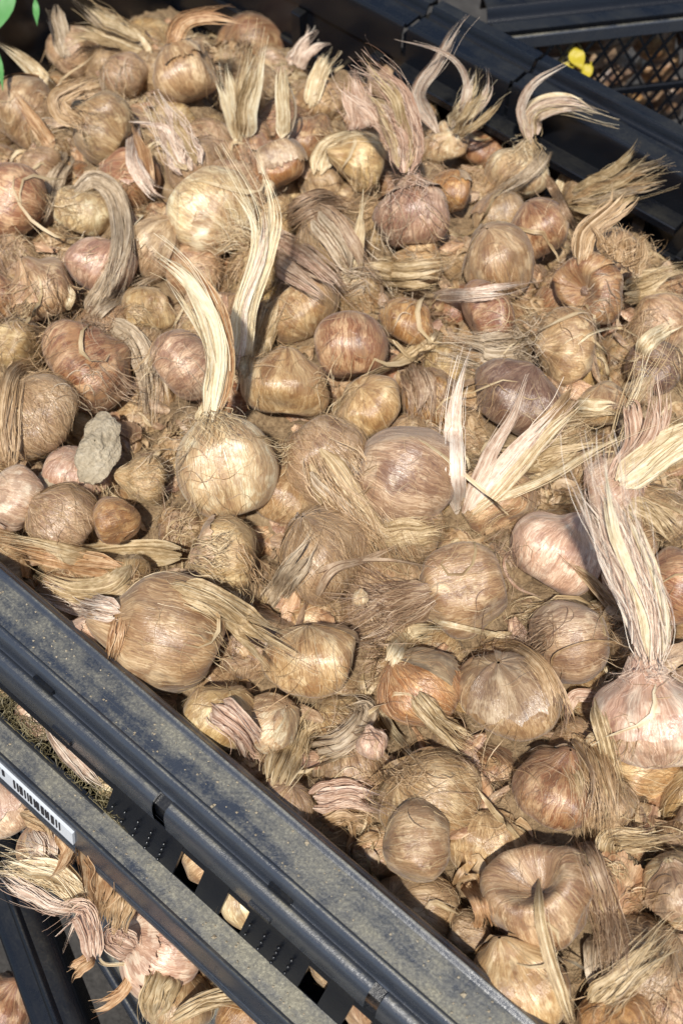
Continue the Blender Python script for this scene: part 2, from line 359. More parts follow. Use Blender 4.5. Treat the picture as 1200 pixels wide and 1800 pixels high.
# ------------------------------------------------------------------ bulbs
def lump(rng, P, amp, n=5, fr=(1, 4)):
    r = np.zeros(len(P))
    for _ in range(n):
        d = rng.normal(size=3); d /= np.linalg.norm(d); k = rng.uniform(*fr); r += np.sin(P @ d * k + rng.uniform(0, 6.28)) * amp / k
    return r
NPH, NTH = 56, 36
PH, TH = np.meshgrid(np.linspace(0, 2 * np.pi, NPH, endpoint=False), np.linspace(0.02, np.pi - .02, NTH))
def grid_faces(nth, nph, wrap=True):
    i, j = np.meshgrid(np.arange(nth - 1), np.arange(nph if wrap else nph - 1), indexing='ij'); j2 = (j + 1) % nph
    return np.stack([i * nph + j, (i + 1) * nph + j, (i + 1) * nph + j2, i * nph + j2], -1).reshape(-1, 4)
GF = grid_faces(NTH, NPH)
def bulb_surface(par, ph, th):
    """local points of a corm (unit radius), neck along +z"""
    sq, neck, dent, seed, lumpy = par
    rng = np.random.default_rng(seed)
    s, c = np.sin(th), np.cos(th)
    rho = np.sign(s) * np.abs(s) ** .88; h = sq * c
    h = h + neck * np.exp(-(th / (.30 if neck > 0 else .42)) ** 2); rho = rho * (1 - .0 * th) - .10 * np.exp(-((th - .55) / .25) ** 2) * (neck > .15)
    h = h + dent * np.exp(-((np.pi - th) / .42) ** 2)
    rho = np.maximum(rho, .01)
    P = np.stack([rho * np.cos(ph), rho * np.sin(ph), h], -1).reshape(-1, 3)
    r = 1 + lump(rng, P, .13 * lumpy, 6, (1.2, 4)).reshape(-1)
    for _ in range(3):                      # flats and dents where neighbours pressed
        d = rng.normal(size=3); d[2] *= .6; d /= np.linalg.norm(d); lim_ = rng.uniform(.72, .9)
        pr = P @ d; r = r * np.where(pr > lim_, 1 - (1 - lim_ / np.maximum(pr, .01)) * .75 * min(lumpy, 1), 1)
    r = r + .012 * lumpy * np.sin(P[:, 2] * rng.uniform(5, 9) + 3 * np.sin(ph.reshape(-1) * 2 + rng.uniform(0, 6))) * np.abs(np.sin(th.reshape(-1)))
    a = P[:, 2] > -9
    # creases running with the skin
    k = rng.integers(5, 9); cre = np.sin(ph.reshape(-1) * k + rng.uniform(0, 6) + lump(rng, P, 1.2, 3, (1, 2))) * .012 * lumpy
    P = P * (r + cre * np.abs(s).reshape(-1))[:, None]
    el = rng.uniform(.86, 1.10); P[:, 0] *= el; P[:, 1] /= el
    return P
NECKED = {'b2', 'b6', 'b29', 'b31', 'b36', 'b47', 'b50', 'b55', 'b57', 'b34', 'b33'}
ROOTS = {}; BULBS = []   # for draping
def orient(axis, roll):
    z = Vector(axis).normalized(); q = Vector((0, 0, 1)).rotation_difference(z)
    return q.to_matrix().to_4x4() @ Matrix.Rotation(roll, 4, 'Z')
def ribbons(paths, widths, normals, rnd, name, mat, parent, rel, k='fibre'):
    """paths (n,m,3), widths (n,m), normals (n,m,3)"""
    n, m = paths.shape[:2]
    tg = np.gradient(paths, axis=1); sd = np.cross(tg, normals); sd /= np.linalg.norm(sd, axis=2, keepdims=True) + 1e-12
    hw = widths[..., None] * .5
    v = np.stack([paths - sd * hw, paths + sd * hw], 2).reshape(-1, 3) - rel
    b = (np.arange(n)[:, None] * m + np.arange(m - 1)[None]).reshape(-1) * 2
    f = np.stack([b, b + 1, b + 3, b + 2], -1)
    rr = np.repeat(rnd, m * 2)
    al = np.zeros((n, m, 2, 3)); al[..., 1] = np.linspace(0, 1, m)[None, :, None]; al[:, :, 0, 0] = 0; al[:, :, 1, 0] = 1; al[..., 2] = rnd[:, None, None]
    return mesh_np(name, v, f, mat, parent, {'rnd': ('FLOAT', rr), 'along': ('FLOAT_VECTOR', al.reshape(-1, 3))}, True)
FUZZ = {'tan': 'straw', 'gold': 'straw', 'pale': 'straw', 'red': 'brown', 'orange': 'orange', 'purple': 'purple', 'pink': 'pink', 'hair': 'tan', 'dark': 'brown'}
def make_bulb(key, x, y, r, ang, tilt, sty, dz, label, fuzz=.35, sq=.92, neck=.10, dent=.14, lumpy=1.25, peel=None, group=None, center=None, R=None, axis=None, name='bulb'):
    seed = abs(hash(key)) % 100000 if not isinstance(key, int) else key
    seed = sum(ord(c) * (i * 7 + 3) for i, c in enumerate(str(key))) % 99991
    rng = np.random.default_rng(seed)
    if center is None:
        c = on_heap(x, y, dz / 1000); R = r * depth(c) / F
        a = math.radians(ang); t = math.radians(tilt); toc = CAM - c; toc /= np.linalg.norm(toc)
        axis = (math.cos(a) * RIGHT + math.sin(a) * UP) * math.cos(t) + toc * math.sin(t)
    else: c = np.asarray(center)
    root = empty(name, c - np.array([0, 0, R * .95]), label, 'bulb', group); rel = np.array(root.location)
    roll = rng.uniform(0, 6.28); mo = orient(axis, roll)
    if neck == .10: neck = float(rng.choice((-.04, .05, .12, .2, .28)))
    if key in NECKED: neck = .30
    if sq == .92: sq = float(rng.uniform(.74, .96))
    if peel is None and rng.random() < .5:
        a_ = rng.uniform(0, 6.28); peel = [(a_, a_ + rng.uniform(1.2, 2.6), rng.uniform(.1, .3), rng.uniform(1.2, 2.0), sty if rng.random() < .6 else 'hair')]
    par = (sq, neck, dent, seed, lumpy)
    P = bulb_surface(par, PH, TH)
    fibv = np.stack([np.cos(PH), np.sin(PH), TH], -1).reshape(-1, 3)
    ml = Matrix.Translation(Vector(c - rel)) @ mo
    mesh_np('corm', P * R, GF, M('shell', sty), root, {'fib': ('FLOAT_VECTOR', fibv)}, True, matrix=ml)
    A = np.array(mo.to_3x3())
    BULBS.append((key, (P * R) @ A.T + c, GF))
    if peel:
        for pi_, (p0, p1, t0, t1, hs) in enumerate(peel):
            nth, nph = 22, 60
            ph, th = np.meshgrid(np.linspace(p0, p1, nph), np.linspace(t0, t1, nth))
            rr = np.random.default_rng(seed + pi_ + 1)
            jag = np.interp(np.linspace(0, 1, nph), np.linspace(0, 1, 24), rr.uniform(.86, 1, 24)) + rr.uniform(-.05, .02, nph)
            th = t0 + (th - t0) * jag[None]
            edge = np.clip((th - t0) / (t1 - t0), 0, 1); pe = np.abs(np.linspace(-1, 1, nph))[None]
            Q = bulb_surface(par, ph, th)
            lift = 1.025 + .10 * edge.reshape(-1) ** 5 + .05 * (pe ** 6 * np.ones_like(th)).reshape(-1) + .012 * np.sin(ph * 9 + th * 3).reshape(-1)
            fv = np.stack([np.cos(ph), np.sin(ph), th], -1).reshape(-1, 3)
            # orient peel phi so that 0 faces the viewer
            mesh_np('husk', Q * lift[:, None] * R, grid_faces(nth, nph, False), M('husk', hs), root, {'fib': ('FLOAT_VECTOR', fv)}, True, matrix=ml)
    # loose fibres of the tunic
    n = int(300 * fuzz * (2.6 if fuzz > .75 else .8))
    n += 40
    if n > 8:
        m = 9; t = np.linspace(0, 1, m)[None]
        wild = float(np.clip((fuzz - .3) / .9, 0, 1))
        p0 = rng.uniform(0, 6.28, n)[:, None]; ta = rng.uniform(.05, 2.2, n)[:, None]; ln = rng.uniform(.25, 1.3, n)[:, None]
        ph = p0 + rng.normal(0, .05 + .22 * wild, n)[:, None] * t + rng.normal(0, .025 + .07 * wild, n)[:, None] * np.sin(t * 5 + rng.uniform(0, 6, n)[:, None])
        th = np.clip(ta + ln * t, .03, 3.05)
        Q = bulb_surface(par, ph, th).reshape(n, m, 3)
        lift = 1.004 + rng.uniform(0, .012 + .06 * wild, n)[:, None] * np.sin(np.pi * t * rng.uniform(.4, 1, n)[:, None]) + (rng.random(n) < .10 * (1 + wild))[:, None] * t ** 2 * rng.uniform(.04, .22, n)[:, None]
        Q = Q * lift[..., None] * R; Pw = Q @ A.T + c
        nor = Pw - c; nor /= np.linalg.norm(nor, axis=2, keepdims=True)
        nor = nor + rng.normal(0, .5, (n, 1, 3))
        wd = rng.uniform(.00012, .00030, n)[:, None] * np.ones((1, m)) * (1 - .7 * t)
        o = ribbons(Pw, wd, nor, rng.random(n), 'tunic_fibres', M('fib', FUZZ[sty]), root, rel); o['kind'] = 'stuff'
    if neck < -.5:
        ph, th = np.meshgrid(np.linspace(0, 6.2832, 18, endpoint=False), np.linspace(.02, 3.12, 12))
        Q = np.stack([np.sin(th) * np.cos(ph), np.sin(th) * np.sin(ph), np.cos(th) * .6], -1).reshape(-1, 3)
        Q = Q * (1 + lump(rng, Q, .4, 6, (3, 9)))[:, None] * R * .13 + np.array([.03 * R, 0, (sq + neck) * R + .03 * R])
        mesh_np('root_scar', Q, grid_faces(12, 18), M('shell', 'dark'), root, {'fib': ('FLOAT_VECTOR', np.stack([np.cos(ph), np.sin(ph), th], -1).reshape(-1, 3))}, True, matrix=ml)
    ROOTS[key] = (root, c, R, axis)
    return root
G = 'bulbs heaped in the black crate'
#  key, x, y, r, neck angle, tilt, style, dz(mm), label, extras
BL = [
 ('main', 397, 822, 92, 103, 12, 'pale', 10, 'big smooth golden bulb with a tall cream leaf tuft rising from its neck', dict(fuzz=.25, lumpy=.5, neck=.14, sq=1.0, peel=[])),
 ('b1', 322, 128, 55, 115, 10, 'tan', 8, 'blurred tan bulb at the back with a bent brown stalk', {}),
 ('b2', 180, 228, 60, 140, 5, 'tan', 6, 'tan bulb with curled grey neck and one wide cream leaf, back left', dict(neck=.6)),
 ('b3', 45, 200, 55, 60, 10, 'tan', 0, 'dull tan bulb at the left edge under the wide cream leaf', {}),
 ('b4', 22, 350, 56, -20, -15, 'red', 2, 'dark red striped bulb cut by the left edge', dict(fuzz=.2)),
 ('b5', 222, 330, 58, 150, 20, 'red', -4, 'reddish brown bulb behind the drooping grey leaf arch', {}),
 ('b5b', 148, 372, 48, 80, 25, 'pale', -6, 'cream patched bulb under the drooping grey leaf arch', {}),
 ('b6', 378, 372, 76, -38, 18, 'pale', 8, 'pale bulb with white sheen and a long purple brown ribbon tuft', dict(fuzz=.6, neck=.4)),
 ('b7', 492, 288, 46, 110, 5, 'orange', 2, 'orange brown bulb behind the wispy tall strand', dict(fuzz=.4)),
 ('fan', 335, 292, 50, 118, 15, 'hair', 0, 'shaggy tan bulb under the pale upright leaf fan', dict(fuzz=.9)),
 ('b8', 325, 642, 70, 40, 0, 'purple', 4, 'smooth purple tan bulb left of the tall cream tuft', dict(fuzz=.15, lumpy=.6)),
 ('b9', 72, 512, 62, 120, 30, 'tan', 2, 'round tan bulb with a cream shoot beside it, left side', dict(peel=[(0, 3.3, .1, 1.5, 'tan')])),
 ('b9b', -5, 525, 40, 90, 20, 'red', 0, 'small reddish bulb cut by the left edge beside the round tan bulb', {}),
 ('b10', 182, 468, 56, 60, 10, 'purple', 0, 'purple brown bulb crossed by grey leaf ends', {}),
 ('b11', 258, 540, 48, 100, 20, 'gold', -6, 'small golden bulb between purple brown and smooth purple bulbs', {}),
 ('b12', 28, 612, 56, -10, 10, 'gold', -2, 'flat golden bulb at the left edge above the hairy dark one', dict(sq=.7)),
 ('b13', 158, 645, 80, 30, -10, 'red', 2, 'wrinkled reddish bulb with a grey tuft drooping down its right side', dict(lumpy=1.8, fuzz=.5, sq=.75)),
 ('b14', 62, 738, 88, 130, 15, 'hair', 6, 'large shaggy brown bulb covered in loose hair, left edge', dict(fuzz=1.6)),
 ('b15', 28, 882, 56, 160, 20, 'pink', 2, 'pinkish tan bulb at the left edge below the shaggy one', {}),
 ('b16', 132, 832, 50, 80, 25, 'pink', -4, 'pale pink bulb beside the crumbly grey soil clod', dict(fuzz=.2)),
 ('b17', 258, 845, 46, 170, 10, 'gold', -2, 'small golden bulb ringed with loose fibres left of the big smooth bulb', dict(fuzz=1.1)),
 ('b18', 110, 915, 62, 150, 15, 'hair', 2, 'hairy grey brown bulb above the long lying leaves', dict(fuzz=1.4)),
 ('b18b', 203, 918, 45, 20, -20, 'orange', 4, 'small glossy orange brown bulb above the long lying leaves', dict(fuzz=.2, lumpy=1.3)),
 ('b19', 505, 688, 70, 90, 20, 'gold', 0, 'squat golden bulb with dark seams between two smooth bulbs', dict(sq=.75, fuzz=.15)),
 ('b20', 528, 548, 62, -60, 10, 'gold', -6, 'golden bulb partly under the purple brown ribbon tuft', dict(fuzz=.5)),
 ('b21', 620, 607, 66, 95, -5, 'red', 8, 'glossy reddish bulb touched by the frayed ribbon end', dict(fuzz=.15, lumpy=.6)),
 ('b22', 648, 712, 68, 120, 35, 'gold', -2, 'flattened golden bulb with a small navel just below the glossy reddish bulb', dict(sq=.75, neck=-.05, fuzz=.3)),
 ('b23', 716, 560, 52, 70, 10, 'orange', -2, 'brown bulb with ragged top right of the glossy reddish bulb', dict(fuzz=.6)),
 ('b24', 706, 834, 97, -22, -10, 'purple', 8, 'large purplish silky bulb at the foot of the pink leaf strips', dict(fuzz=.3, lumpy=.6, sq=.98, peel=[])),
 ('b25', 862, 560, 56, 20, 0, 'red', 0, 'small shiny chestnut bulb under the white straw strip', dict(sq=.7, fuzz=.1)),
 ('b26', 866, 462, 64, 100, 35, 'tan', 2, 'domed tan bulb with fine arched lines, upper middle', dict(fuzz=.35)),
 ('b27', 948, 412, 60, 110, 20, 'red', 2, 'dark chestnut bulb with golden shine behind the domed tan one', dict(fuzz=.5)),
 ('b28', 1036, 512, 64, 180, 52, 'red', 8, 'coiled reddish bulb showing its dimpled navel', dict(sq=.8, neck=-.55, fuzz=.25, lumpy=1.3)),
 ('b29', 1000, 612, 66, 178, 5, 'tan', 8, 'tan bulb with a thick shaggy neck lying to its left', dict(fuzz=.2, peel=[])),
 ('b30', 906, 702, 74, 60, 15, 'dark', 0, 'dark purple brown crusty bulb behind the pink leaf strips', dict(lumpy=1.7, fuzz=.5)),
 ('b31', 722, 382, 64, 95, 5, 'purple', 10, 'rosy bulb with a curled husk rim under the brush shaped tuft', dict(fuzz=.15, peel=[(0, 6.28, .15, .9, 'purple')])),
 ('b32', 792, 340, 42, 80, 0, 'orange', 2, 'narrow orange brown bulb pressed against the rosy one', dict(fuzz=.2)),
 ('b33', 632, 292, 50, 160, 20, 'gold', 0, 'golden bulb under the arched cream leaf', dict(fuzz=.5)),
 ('b34', 785, 255, 44, 100, 20, 'pale', 4, 'small cream bulb below the splayed fan of leaf tips', dict(fuzz=.2)),
 ('b35', 842, 258, 44, 60, 0, 'red', -2, 'brown bulb hidden behind the small cream one', {}),
 ('b36', 914, 308, 62, 75, 5, 'pale', 8, 'cream tan bulb with curling leaf tips near the back rim', dict(fuzz=.3, neck=.5)),
 ('b37', 1030, 345, 46, 30, 10, 'hair', 0, 'shaggy bulb whose straw bundle points at the back rim', dict(fuzz=1)),
 ('b38', 1085, 462, 56, 60, 0, 'tan', -2, 'tan bulb with a comb like fringe of spiky fibres', dict(fuzz=.6)),
 ('b39', 572, 178, 44, 80, 10, 'tan', 0, 'blurred brown bulb far back by the inner crate wall', {}),
 ('b39b', 545, 245, 42, 60, 10, 'red', -4, 'dull brown bulb in shade right of the single upright leaf', {}),
 ('b39c', 430, 180, 44, 90, 10, 'hair', -6, 'grey brown bulb at the foot of the tallest upright leaves', dict(fuzz=.8)),
 ('b40', 588, 425, 60, 130, 25, 'hair', 0, 'shaggy brown bulb under crossing ribbons left of the rosy one', dict(fuzz=1.2)),
 ('b41', 740, 462, 58, 170, 15, 'gold', -8, 'golden bulb under yellowish straw below the rosy one', dict(fuzz=.7)),
 ('b43', 1058, 706, 46, 95, 20, 'tan', 0, 'small pointed tan bulb below the shaggy necked bulb', dict(fuzz=.15)),
 ('b44', 1075, 848, 62, 30, 15, 'pink', 0, 'pinkish bulb with thick cream and rose leaves at right edge', dict(fuzz=.8)),
 ('b45', 982, 972, 82, 60, 10, 'pink', 4, 'orange pink silky bulb behind the broad pale tuft', dict(fuzz=.35, lumpy=.7)),
 ('b47', 1150, 1272, 108, 98, 8, 'pink', 14, 'largest rosy bulb with torn skin at the right edge', dict(fuzz=.4, peel=[(0, 6.28, .2, 1.6, 'pink')])),
 ('b48', 1185, 1022, 62, 160, 10, 'red', 0, 'dark reddish bulb cut by the right edge beside the pale tuft', dict(fuzz=.4)),
 ('b49', 998, 1128, 86, 10, 0, 'purple', 2, 'silky mauve tan bulb right of the bulb with the orange patch', dict(fuzz=.25, lumpy=.7, sq=.8)),
 ('b50', 818, 1042, 92, 195, -5, 'tan', 6, 'broad tan bulb with a hairy neck spreading to the left', dict(fuzz=.7, neck=.6)),
 ('b51', 896, 1222, 96, 110, 25, 'tan', 8, 'tan bulb with a hooded husk and an orange patch', dict(fuzz=.35, peel=[(0, 4.2, .05, 1.5, 'hair'), (4.4, 5.6, .5, 1.7, 'orange')])),
 ('b52', 742, 1205, 76, 140, 15, 'orange', 0, 'orange brown bulb overlaid by a twisted straw leaf', dict(fuzz=.9)),
 ('b54', 552, 1158, 82, 100, 20, 'gold', 2, 'golden bulb with a torn brown spot below the lying straw leaf', dict(fuzz=.5, lumpy=1.3)),
 ('b55', 398, 985, 66, 178, 0, 'gold', 2, 'golden bulb with long leaves lying left to the front rim', dict(fuzz=.8, neck=.6)),
 ('b57', 292, 1125, 102, 165, 5, 'tan', 4, 'very large smooth tan bulb pressed against the front rim', dict(fuzz=.35, lumpy=.8)),
 ('b58', 572, 978, 84, 120, 20, 'hair', -2, 'shaggy tan bulb with two grey leaf ends, centre of heap', dict(fuzz=1.5)),
 ('b59', 582, 808, 90, -50, 10, 'hair', -4, 'matted grey tan bulb trailing a fibrous tail to the lower right', dict(fuzz=1.7)),
 ('b60', 380, 1255, 62, 60, 20, 'gold', 0, 'yellowish bulb by the front rim under rosy fibres', dict(fuzz=.5)),
 ('b61', 478, 1262, 54, 40, 25, 'pale', -4, 'pale bulb by the front rim left of the straw bundle', dict(fuzz=.4)),
 ('b62', 732, 1486, 86, 183, 2, 'tan', 4, 'barrel shaped golden brown bulb with crosswise stripes near the front rim', dict(fuzz=.5, sq=.78, neck=.05, lumpy=1.2)),
 ('b63', 772, 1400, 92, 150, 15, 'tan', -8, 'wide dusty tan bulb behind the barrel shaped one', dict(fuzz=.8)),
 ('b64', 978, 1384, 84, 70, 15, 'red', 2, 'reddish brown bulb with a flap of torn shell', dict(fuzz=.6, peel=[(2, 5, .1, 1.4, 'tan')])),
 ('b64b', 1048, 1405, 66, 80, 10, 'hair', 0, 'fibrous tan bulb wrapped in straight fibres beside the torn shell bulb', dict(fuzz=1.1)),
 ('b65', 958, 1582, 84, 122, 36, 'tan', 8, 'big tan bulb with a deep hollow navel, lower right', dict(neck=-.62, fuzz=.4, sq=.85, lumpy=1.7)),
 ('b66', 905, 1725, 82, 110, 15, 'gold', 0, 'smooth golden bulb lying against the rim at the bottom', dict(fuzz=.2)),
 ('b69', 1195, 1545, 62, 120, 20, 'pale', 4, 'cream bulb cut by the right edge, lower down', dict(fuzz=.4)),
 ('b70', 1130, 1690, 88, 40, 10, 'hair', -6, 'shaggy tan bulb under broad straw at lower right', dict(fuzz=1.4)),
 ('b71', 1080, 1790, 70, 100, 20, 'orange', 2, 'orange brown bulb at the bottom right corner', dict(fuzz=.3)),
 ('b71b', 1185, 1770, 62, 100, 20, 'tan', 0, 'dusty tan bulb in the bottom right corner', dict(fuzz=.7)),
 ('b72', 655, 1312, 27, 100, 20, 'pink', 6, 'tiny pinkish offset bulb lying in the middle gap', dict(fuzz=.2, sq=1.1, neck=.5)),
 ('b73', 620, 1350, 60, 100, 20, 'hair', -16, 'buried fibrous bulb left of the tiny pinkish one', dict(fuzz=1)),
 ('b74', 860, 1480, 60, 100, 20, 'tan', -14, 'half buried dusty bulb right of the barrel shaped one', dict(fuzz=.7)),
 ('b75', 1130, 1140, 50, 100, 20, 'hair', -10, 'shaded bulb below the broad pale tuft', dict(fuzz=.7)),
 ('b76', 1150, 560, 50, 120, 20, 'tan', -8, 'dim tan bulb at right edge below the fringe', dict(fuzz=.5)),
 ('b77', 1150, 640, 52, 60, 20, 'dark', -8, 'dark bulb in the shade at right edge above rose leaves', dict(fuzz=.5)),
 ('b78', 1165, 905, 50, 60, 20, 'hair', -12, 'fuzzy straw bulb in the dark gap at the right edge', dict(fuzz=.9)),
 ('b79', 760, 690, 52, 60, 20, 'orange', -8, 'brown bulb in the gap left of the pink leaf strips', dict(fuzz=.5)),
 ('b80', 490, 1420, 50, 60, 20, 'hair', -6, 'fibrous bulb tucked under the front rim', dict(fuzz=.8)),
 ('b81', 215, 132, 46, 150, 10, 'hair', -2, 'hairy brown bulb far back under the spread straw leaves', dict(fuzz=.8)),
 ('b82', 270, 445, 50, 60, 15, 'hair', -6, 'brown papery bulb between grey arch and pale sheen bulb', dict(fuzz=.8)),
 ('b83', 680, 150, 40, 60, 15, 'hair', -6, 'shadowed bulb behind the brush shaped tuft', dict(fuzz=.6)),
 ('b84', 500, 870, 55, 60, 15, 'tan', -12, 'dusty bulb tucked right of the big smooth golden bulb', dict(fuzz=.7)),
 ('b85', 860, 880, 70, 30, 15, 'tan', -12, 'tan bulb under the lying cream strip right of the purplish bulb', dict(fuzz=.9)),
 ('b86', 980, 770, 60, 30, 15, 'hair', -12, 'straw covered bulb between pink strips and rose leaves', dict(fuzz=1.2)),
 ('b87', 150, 1130, 70, 150, 10, 'pink', -4, 'rosy brown bulb mostly behind the front rim', dict(fuzz=.6)),
 ('b88', 720, 935, 58, 150, 10, 'hair', -12, 'matted straw bulb under the purplish silky bulb', dict(fuzz=1)),
 ('b89', 130, 90, 44, 150, 10, 'hair', -4, 'dark tan bulb in the far left corner behind the wide cream leaf', dict(fuzz=.6)),
 ('b90', 340, 470, 52, 30, 10, 'tan', -10, 'tan bulb shaded below the pale sheen bulb', dict(fuzz=.5)),
 ('b91', 880, 380, 44, 100, 15, 'hair', -6, 'fuzzy bulb between rosy bulb and chestnut bulb', dict(fuzz=.6)),
]
for key, x, y, r, ang, tl, sty, dz, label, kw in BL:
    make_bulb(key, x, y, r, ang, tl, sty, dz, label, group=G, **kw)
# bulbs buried lower in the heap, drawn only where a gap shows them
def bvh_of(items):
    vs_ = []; fs = []; ids = []; o = 0
    for k, P, f in items:
        vs_.append(P); fs.append(f + o); o += len(P); ids += [k] * len(f)
    return BVHTree.FromPolygons(np.vstack(vs_).tolist(), np.vstack(fs).tolist()), ids
fr_ = random.Random(11); cand = []
placed = [(np.asarray(ROOTS[k][1]), ROOTS[k][2]) for k in ROOTS]
PC = np.array([c for c, r in placed]); PR = np.array([r for c, r in placed])
for _ in range(9000):
    p = W(fr_.uniform(U0 + .015, U1 - .015), fr_.uniform(V0 + .004, V1 - .012), 0); lay = fr_.random()
    c = p + np.array([0, 0, heap(p) - .008 - .022 * lay])
    d = np.min(np.linalg.norm(PC - c, axis=1) - .80 * PR)
    if d < .0120: continue
    R_ = min(.022, d * 1.12); c = c - np.array([0, 0, .25 * R_])
    cand.append((c, R_)); PC = np.vstack([PC, c]); PR = np.append(PR, R_)
CU = np.array([[np.cos(p) * np.sin(t), np.sin(p) * np.sin(t), np.cos(t)] for t in np.linspace(.05, 3.09, 9) for p in np.linspace(0, 6.28, 12, endpoint=False)])
CF = grid_faces(9, 12); items = list(BULBS); spec = {}
for i, (c, R) in enumerate(cand):
    k = 'f%d' % i; spec[k] = (c, R); items.append((k, CU * R + c, CF))
HOLES = [(-.318, 'bulb behind the wide wall slot, left end'), (-.290, 'bulb behind the wide wall slot above the first letters'), (-.262, 'bulb behind the wide wall slot above the label'), (-.234, 'bulb behind the wide wall slot right of the pale rosy husk'), (-.212, 'bulb behind the right end of the wide wall slot'),
         (-.149, 'bulb seen through the first square hole right of the studs'), (-.1215, 'bulb seen through the second square hole of the wall'), (-.0755, 'bulb seen through the third square hole of the wall'), (-.0515, 'bulb seen through the fourth square hole at the bottom edge')]
HLAB = {}
for i, (u_, lb_) in enumerate(HOLES):       # those seen through the holes of the front wall
    c = W(u_, .0845, -.0540); k = 'h%d' % i; spec[k] = (c, .0165); HLAB[k] = lb_; items.append((k, CU * .0165 + c, CF))
bv, ids = bvh_of(items); cnt = {}
for yy in range(0, 1800, 7):
    for xx in range(0, 1200, 7):
        d = ray(xx, yy); h = bv.ray_cast(Vector(CAM), Vector(d))
        if h[0] is not None: cnt[ids[h[2]]] = cnt.get(ids[h[2]], 0) + 1
nf = 0
HAND = [(b[0], b[1], b[2], b[8]) for b in BL]; USED = set()
def pix(c):
    d = np.asarray(c) - CAM; z = d @ FWD; return 600 + F * (d @ RIGHT) / z, 900 - F * (d @ UP) / z
def fill_label(c, sty):
    x, y = pix(c); col = {'tan': 'tan', 'hair': 'fibrous', 'gold': 'golden', 'red': 'reddish'}[sty]
    for k, hx, hy, lb in sorted(HAND, key=lambda h: (h[1] - x) ** 2 + (h[2] - y) ** 2):
        dx, dy = x - hx, y - hy
        side = ('just right of' if dx > 0 else 'just left of') if abs(dx) > abs(dy) else ('just below' if dy > 0 else 'just above')
        t = ('half buried %s bulb %s the %s' % (col, side, lb)).split()
        if len(t) > 16:
            lb2 = lb
            for sep in (',', ' with ', ' under ', ' beside ', ' by ', ' behind ', ' that ', ' whose '): lb2 = lb2.split(sep)[0]
            if len(lb2.split()) < 3: continue
            t = ('half buried %s bulb %s the %s' % (col, side, lb2)).split()
        if len(t) <= 16 and ' '.join(t) not in USED: USED.add(' '.join(t)); return ' '.join(t)
for k, (c, R) in spec.items():
    if k[0] == 'h' or cnt.get(k, 0) >= 10:
        rr = random.Random(k); ax = np.array([rr.gauss(0, 1), rr.gauss(0, 1), rr.gauss(.3, .7)])
        if k[0] == 'h': make_bulb(k, 0, 0, 0, 0, 0, rr.choice(('pink', 'pale', 'tan')), 0, HLAB[k], fuzz=.3, group='bulbs showing through the front wall', center=c, R=R * .95, axis=ax, neck=0, peel=[])
        else:
            sty_ = rr.choice(('tan', 'hair', 'gold', 'hair', 'red', 'tan'))
            make_bulb(k, 0, 0, 0, 0, 0, sty_, 0, fill_label(c, sty_), fuzz=.8, group='bulbs buried lower in the heap', center=c, R=R, axis=ax, lumpy=1.6, neck=rr.uniform(-.2, .12))
        nf += 1
print('fillers', nf)
# soil and crumbs between the bulbs
nu, nv = 220, 120
gu, gv = np.meshgrid(np.linspace(U0 + .004, U1 - .004, nu), np.linspace(V0 + .002, V1 - .002, nv))
P = gu.reshape(-1, 1) * U + gv.reshape(-1, 1) * V
zz = np.array([heap(p) for p in P]) - .021 + lump(RNG, P * 90, .004, 12, (.5, 3)) + RNG.normal(0, .0012, len(P))
P[:, 2] = zz
soil = mesh_np('soil', P, grid_faces(nv, nu, False), SOIL); tag(soil, 'crumbly brown soil between the bulbs in the crate', 'soil', kind='stuff')

